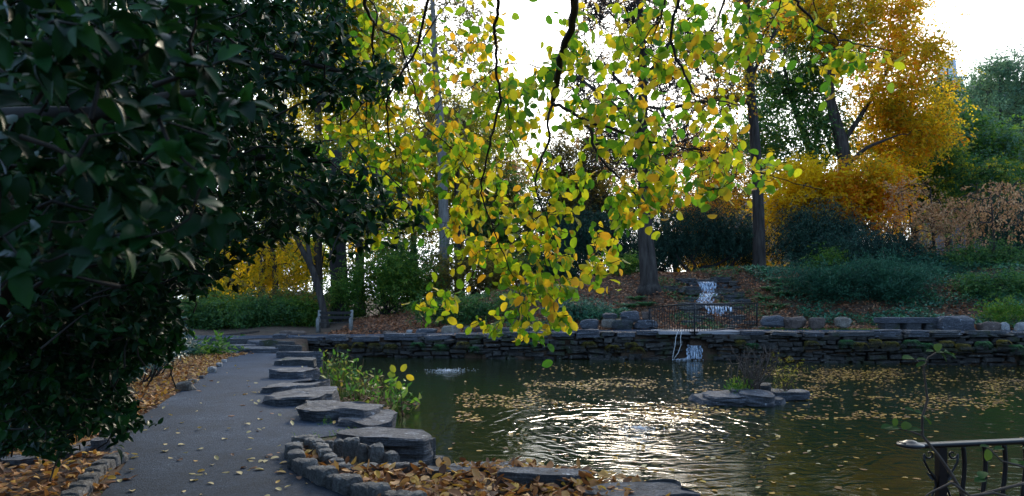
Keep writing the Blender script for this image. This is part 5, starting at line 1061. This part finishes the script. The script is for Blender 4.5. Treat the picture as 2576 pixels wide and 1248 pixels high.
# leafy areas (centre u, v, half width, half height, depth, how many twig ends)
AREAS = [(960, 60, 120, 70, 4.8, 20), (1040, 170, 140, 90, 5.0, 26), (1190, 50, 80, 60, 4.4, 8), (930, 260, 110, 90, 5.2, 20), (1060, 300, 120, 80, 5.0, 24), (1220, 190, 90, 60, 4.6, 14), (1250, 270, 110, 60, 4.6, 18), (960, 400, 100, 70, 5.3, 18), (1080, 440, 110, 60, 5.1, 20), (1200, 400, 100, 70, 4.8, 18),
         (1440, 100, 60, 60, 4.5, 8), (1400, 200, 70, 60, 4.5, 12), (1480, 170, 60, 60, 4.4, 10), (1600, 110, 70, 60, 4.2, 14), (1700, 60, 80, 60, 4.0, 16), (1620, 210, 60, 50, 4.2, 10), (1700, 170, 50, 60, 4.0, 10), (1830, 70, 80, 60, 3.6, 15), (1900, 60, 60, 60, 3.4, 10), (1800, 170, 30, 70, 3.6, 8),
         (1430, 300, 80, 50, 4.5, 12), (1520, 280, 80, 50, 4.4, 13), (1640, 320, 70, 50, 4.3, 13), (1580, 400, 90, 60, 4.4, 18), (1640, 480, 80, 60, 4.4, 18), (1720, 440, 50, 50, 4.2, 8), (1400, 430, 80, 60, 4.6, 14), (1330, 520, 90, 60, 4.7, 16), (1450, 540, 60, 60, 4.5, 10), (1240, 560, 90, 60, 4.8, 15), (1120, 560, 80, 50, 5.0, 12), (1020, 540, 80, 50, 5.2, 12), (980, 600, 60, 20, 5.3, 5),
         (1160, 650, 60, 30, 4.9, 9), (1280, 650, 70, 40, 4.7, 13), (1390, 650, 60, 50, 4.6, 11), (1480, 670, 70, 35, 4.5, 13), (1540, 655, 30, 25, 4.4, 5), (1320, 730, 60, 40, 4.7, 11), (1400, 730, 45, 40, 4.6, 8), (1370, 800, 70, 25, 4.6, 12), (1330, 835, 40, 25, 4.6, 6), (1210, 810, 60, 14, 4.8, 7), (1090, 760, 55, 14, 5.0, 6), (1075, 800, 20, 10, 5.0, 3), (1120, 730, 30, 10, 5.0, 3),
         (1760, 290, 60, 40, 3.9, 9), (1850, 260, 20, 30, 3.7, 4), (1790, 420, 60, 35, 4.0, 10), (1880, 430, 60, 30, 3.9, 9), (1800, 480, 60, 20, 4.0, 6), (1940, 440, 20, 20, 3.9, 2), (2080, 140, 40, 30, 3.2, 5), (2150, 140, 60, 18, 3.2, 6), (2215, 148, 20, 10, 3.2, 2), (2050, 60, 50, 30, 3.2, 4), (2070, 200, 22, 22, 3.2, 3), (2000, 30, 60, 30, 3.2, 5), (1520, 600, 40, 20, 4.5, 4), (1590, 540, 70, 30, 4.4, 8), (900, 500, 60, 60, 5.4, 8), (860, 340, 60, 60, 5.4, 8), (1560, 60, 30, 50, 4.3, 5)]
tg = []
for (u, v, du, dv, y, n) in AREAS:
    for _ in range(int(n * 1.22)):
        tg.append(A(u + rng.uniform(-1, 1) * du, v + rng.uniform(-1, 1) * dv, y + rng.normal() * .22))
for _ in range(150):                                    # the same crown going on above the picture
    tg.append(A(rng.uniform(820, 2100), rng.uniform(-420, -20), rng.uniform(2.8, 5)))
ends = grow(br, nodes, rads, np.array(tg), rtip=.0024, k=.009, seg=4, up=-.1, bend=.1, n=7)
tube(br, [(1.5, -1.5, -.3), (1.5, -1.4, 1.5), (1.2, -.6, 3), (.9, .8, 4.2), (.6, 2.4, 4.6), A(1385, -250, 3.2)], [.3, .24, .2, .12, .08, .05], 10)
tube(br, [(1.2, -.6, 3), (.6, 1.2, 4.0), (-.4, 2.4, 4.2), A(1240, -250, 3.0)], [.16, .09, .06, .03], 8)
tube(br, [(.6, 1.2, 4.0), (-1, 2.2, 4.3), A(915, -250, 3.2)], [.08, .06, .04], 8)
tube(br, [(1.2, -.6, 3), (1.8, 1.2, 3.8), A(2120, -254, 2.6)], [.14, .07, .03], 8)
tube(br, [(1.8, 1.2, 3.8), (1.4, 2.2, 4.0), A(1640, -254, 3.0)], [.07, .05, .025], 8)
tube(br, [(1.8, 1.2, 3.8), (1.9, 2.0, 3.9), A(1855, -254, 3.0)], [.06, .04, .02], 8)
tube(br, [(.6, 1.2, 4.0), A(1110, -254, 3.2)], [.06, .03], 8)
l = Acc(); pos = []; xd = []; nd = []; sz = []
for e0, e1 in ends:
    d = norm(e1 - e0 + 1e-6); n = rng.integers(4, 8); back = rng.uniform(.16, .3)
    for i in range(n):
        s = i / max(1, n - 1); p = e1 - d * back * s + rng.normal(size=3) * .012
        side = norm(np.cross(d, [0, 1, 0]) + rng.normal(size=3) * .4) * (1 if i % 2 else -1)
        x_ = norm(d * .5 + side * .7 + np.array([0, 0, -.75]) + rng.normal(size=3) * .25); pos.append(p); xd.append(x_); nd.append(norm(np.array([0, -.45, .45]) + rng.normal(size=3) * .95)); sz.append(rng.uniform(.042, .086) * min(1, p[1] / 4.4))
scatter(l, T_elm, np.array(pos), np.array(xd), np.array(nd), np.array(sz))
objs = [br.build('branches', M_barkdark, root), l.build('foliage', L_elm, root)]; under(root, objs)

# ------------------------------------------------------------------ the big holly on the left and the laurel under it
root = empty('holly_tree', (-4.2, 5.2, 0), 'huge dark glossy leaved holly hanging over the left of the path', 'tree'); br = Acc(); l = Acc()
HP = [(-60, -60), (880, -60), (905, 30), (880, 120), (1010, 175), (1030, 205), (920, 245), (760, 215), (700, 262), (760, 330), (800, 385), (840, 430), (940, 455), (1065, 520), (1040, 565), (930, 585), (880, 615), (780, 590), (640, 610), (575, 680), (540, 720), (440, 740), (470, 800), (400, 850), (-60, 850)]
HL = [(-60, 680), (430, 730), (480, 830), (410, 900), (300, 930), (330, 1000), (350, 1060), (290, 1085), (200, 1075), (165, 1150), (60, 1120), (-60, 1150)]
def hclusters(poly, n, d0, d1, Lf, per, tw):
    U0, U1 = min(p[0] for p in poly), max(p[0] for p in poly); V0, V1 = min(p[1] for p in poly), max(p[1] for p in poly)
    u = rng.uniform(U0, U1, n * 4); v = rng.uniform(V0, V1, n * 4); ok = inside(u, v, poly); u, v = u[ok][:n], v[ok][:n]; n = len(u)
    y = rng.uniform(d0, d1, n); C = np.stack([(u - CX) / F * y, y, EYE - (v - HZ) / F * y], 1); C = C[C[:, 2] > .08]; n = len(C)
    D = norm(rng.normal(size=(n, 3)) * .55 + np.array([.75, -.35, .12])); i = np.repeat(np.arange(n), per); m_ = len(i); s = rng.uniform(0, 1, m_)
    P = C[i] - D[i] * (s * tw)[:, None]; X = norm(D[i] * .55 + rng.normal(size=(m_, 3)) * .6 + np.array([0, 0, -.12])); Nn = norm(rng.normal(size=(m_, 3)) * .45 + np.array([.15, -.35, .8]))
    scatter(l, T_holly, P, X, Nn, Lf * rng.uniform(.65, 1.2, m_)); return C, D
C1, D1 = hclusters(HP, 2500, 3.2, 6.3, .07, 10, .18)
C2, D2 = hclusters([(-60, -60), (520, -60), (600, 160), (560, 330), (600, 560), (420, 680), (200, 700), (-60, 680)], 240, 1.3, 2.6, .068, 9, .12)
C3, D3 = hclusters(HL, 1200, 3.8, 6.3, .07, 10, .18)
C4, D4 = hclusters([(-60, -60), (640, -60), (700, 300), (640, 600), (380, 740), (380, 900), (250, 1000), (-60, 1050)], 800, 6.5, 9.0, .1, 12, .3)
for C, D, tw, k in ((C1, D1, .2, 3), (C2, D2, .1, 2), (C3, D3, .2, 4)):
    for c, d in zip(C[::k], D[::k]): tube(br, curve_pts(c - d * tw * 1.6, c, 4, .06), np.linspace(.006, .002, 4), 4, False)
def limbw(P, r0, r1):
    P = np.array(P, float); t = np.linspace(0, len(P) - 1, (len(P) - 1) * 5 + 1); Q = np.stack([np.interp(t, range(len(P)), P[:, j]) for j in range(3)], 1); Q[1:-1] = (Q[:-2] + Q[1:-1] * 2 + Q[2:]) / 4
    rr_ = np.linspace(r0, r1, len(Q)); tube(br, Q, rr_, 8, False); return [tuple(q) for q in Q], list(rr_)
nodes = []; rads = []
for P, r0, r1 in [([(-4.2, 5.2, -.2), (-4.1, 5.1, 1.5), (-3.8, 5, 3), (-3.5, 4.6, 4.5)], .16, .06), ([(-4.1, 5.1, 1.2), (-3.2, 4.9, 2.2), (-2.2, 4.7, 2.6), (-1.2, 4.5, 2.5)], .07, .015), ([(-4.1, 5.1, 1.6), (-3.4, 4.2, 2.6), (-2.4, 3.8, 3.2), A(900, 190, 4.2)], .07, .012),
                  ([(-4.1, 5.1, .9), (-3.2, 4.2, 1.2), (-2.2, 3, 1.9), A(-60, 300, 2.1), A(110, 292, 2.0), A(255, 290, 2.0), A(330, 268, 2.0), A(420, 240, 2.1), A(560, 228, 2.2)], .05, .008), ([(-4.1, 5.1, 2.2), (-3.2, 4.8, 3.2), A(500, -50, 4.4)], .06, .02), ([(-4.1, 5.1, 1), (-3.6, 4.9, 1.3), A(480, 640, 4.8)], .05, .01)]:
    a_, b_ = limbw(P, r0, r1); nodes += a_; rads += b_
grow(br, nodes, rads, np.concatenate([C1[::8], C3[::11], C2[::6]]), rtip=.003, k=.008, seg=5, up=.2, bend=.08, n=6)
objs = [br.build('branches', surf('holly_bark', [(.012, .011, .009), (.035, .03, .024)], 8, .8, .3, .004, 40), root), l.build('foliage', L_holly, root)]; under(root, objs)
root = empty('laurel_bush', (-5.6, 9.3, 0), 'glossy long leaved laurel bush between the holly and the leaf strewn path edge', 'shrub'); l = Acc(); br = Acc()
poly = [(200, 770), (420, 770), (490, 850), (480, 880), (420, 925), (340, 945), (280, 980), (200, 960)]; cs = []
while len(cs) < 330:
    u = rng.uniform(200, 490); v = rng.uniform(770, 985)
    if inside([u], [v], poly)[0]:
        c = np.array(A(u, v, np.interp(u, [200, 352, 431, 490], [7.5, 9.6, 12.2, 16.8]) + rng.uniform(0, 2)))
        if c[2] > .1: cs.append(c)
for c in cs:
    n = 9; t = np.linspace(0, 2 * np.pi, n, endpoint=False) + rng.random(); ax = norm(np.array([.35, -.3, .7]) + rng.normal(size=3) * .35); e1 = norm(np.cross(ax, [0, 1, .2])); e2 = np.cross(ax, e1)
    X = np.cos(t)[:, None] * e1 + np.sin(t)[:, None] * e2 + ax * rng.uniform(.1, .6, n)[:, None]; scatter(l, T_long, np.repeat(c[None], n, 0), X, np.repeat(ax[None], n, 0) + rng.normal(size=(n, 3)) * .2, rng.uniform(.1, .17, n))
    if rng.random() < .3: tube(br, curve_pts((c[0] - .7 + rng.normal() * .1, c[1] + .5, -.05), c, 6, .04), np.linspace(.018, .005, 6), 5, False)
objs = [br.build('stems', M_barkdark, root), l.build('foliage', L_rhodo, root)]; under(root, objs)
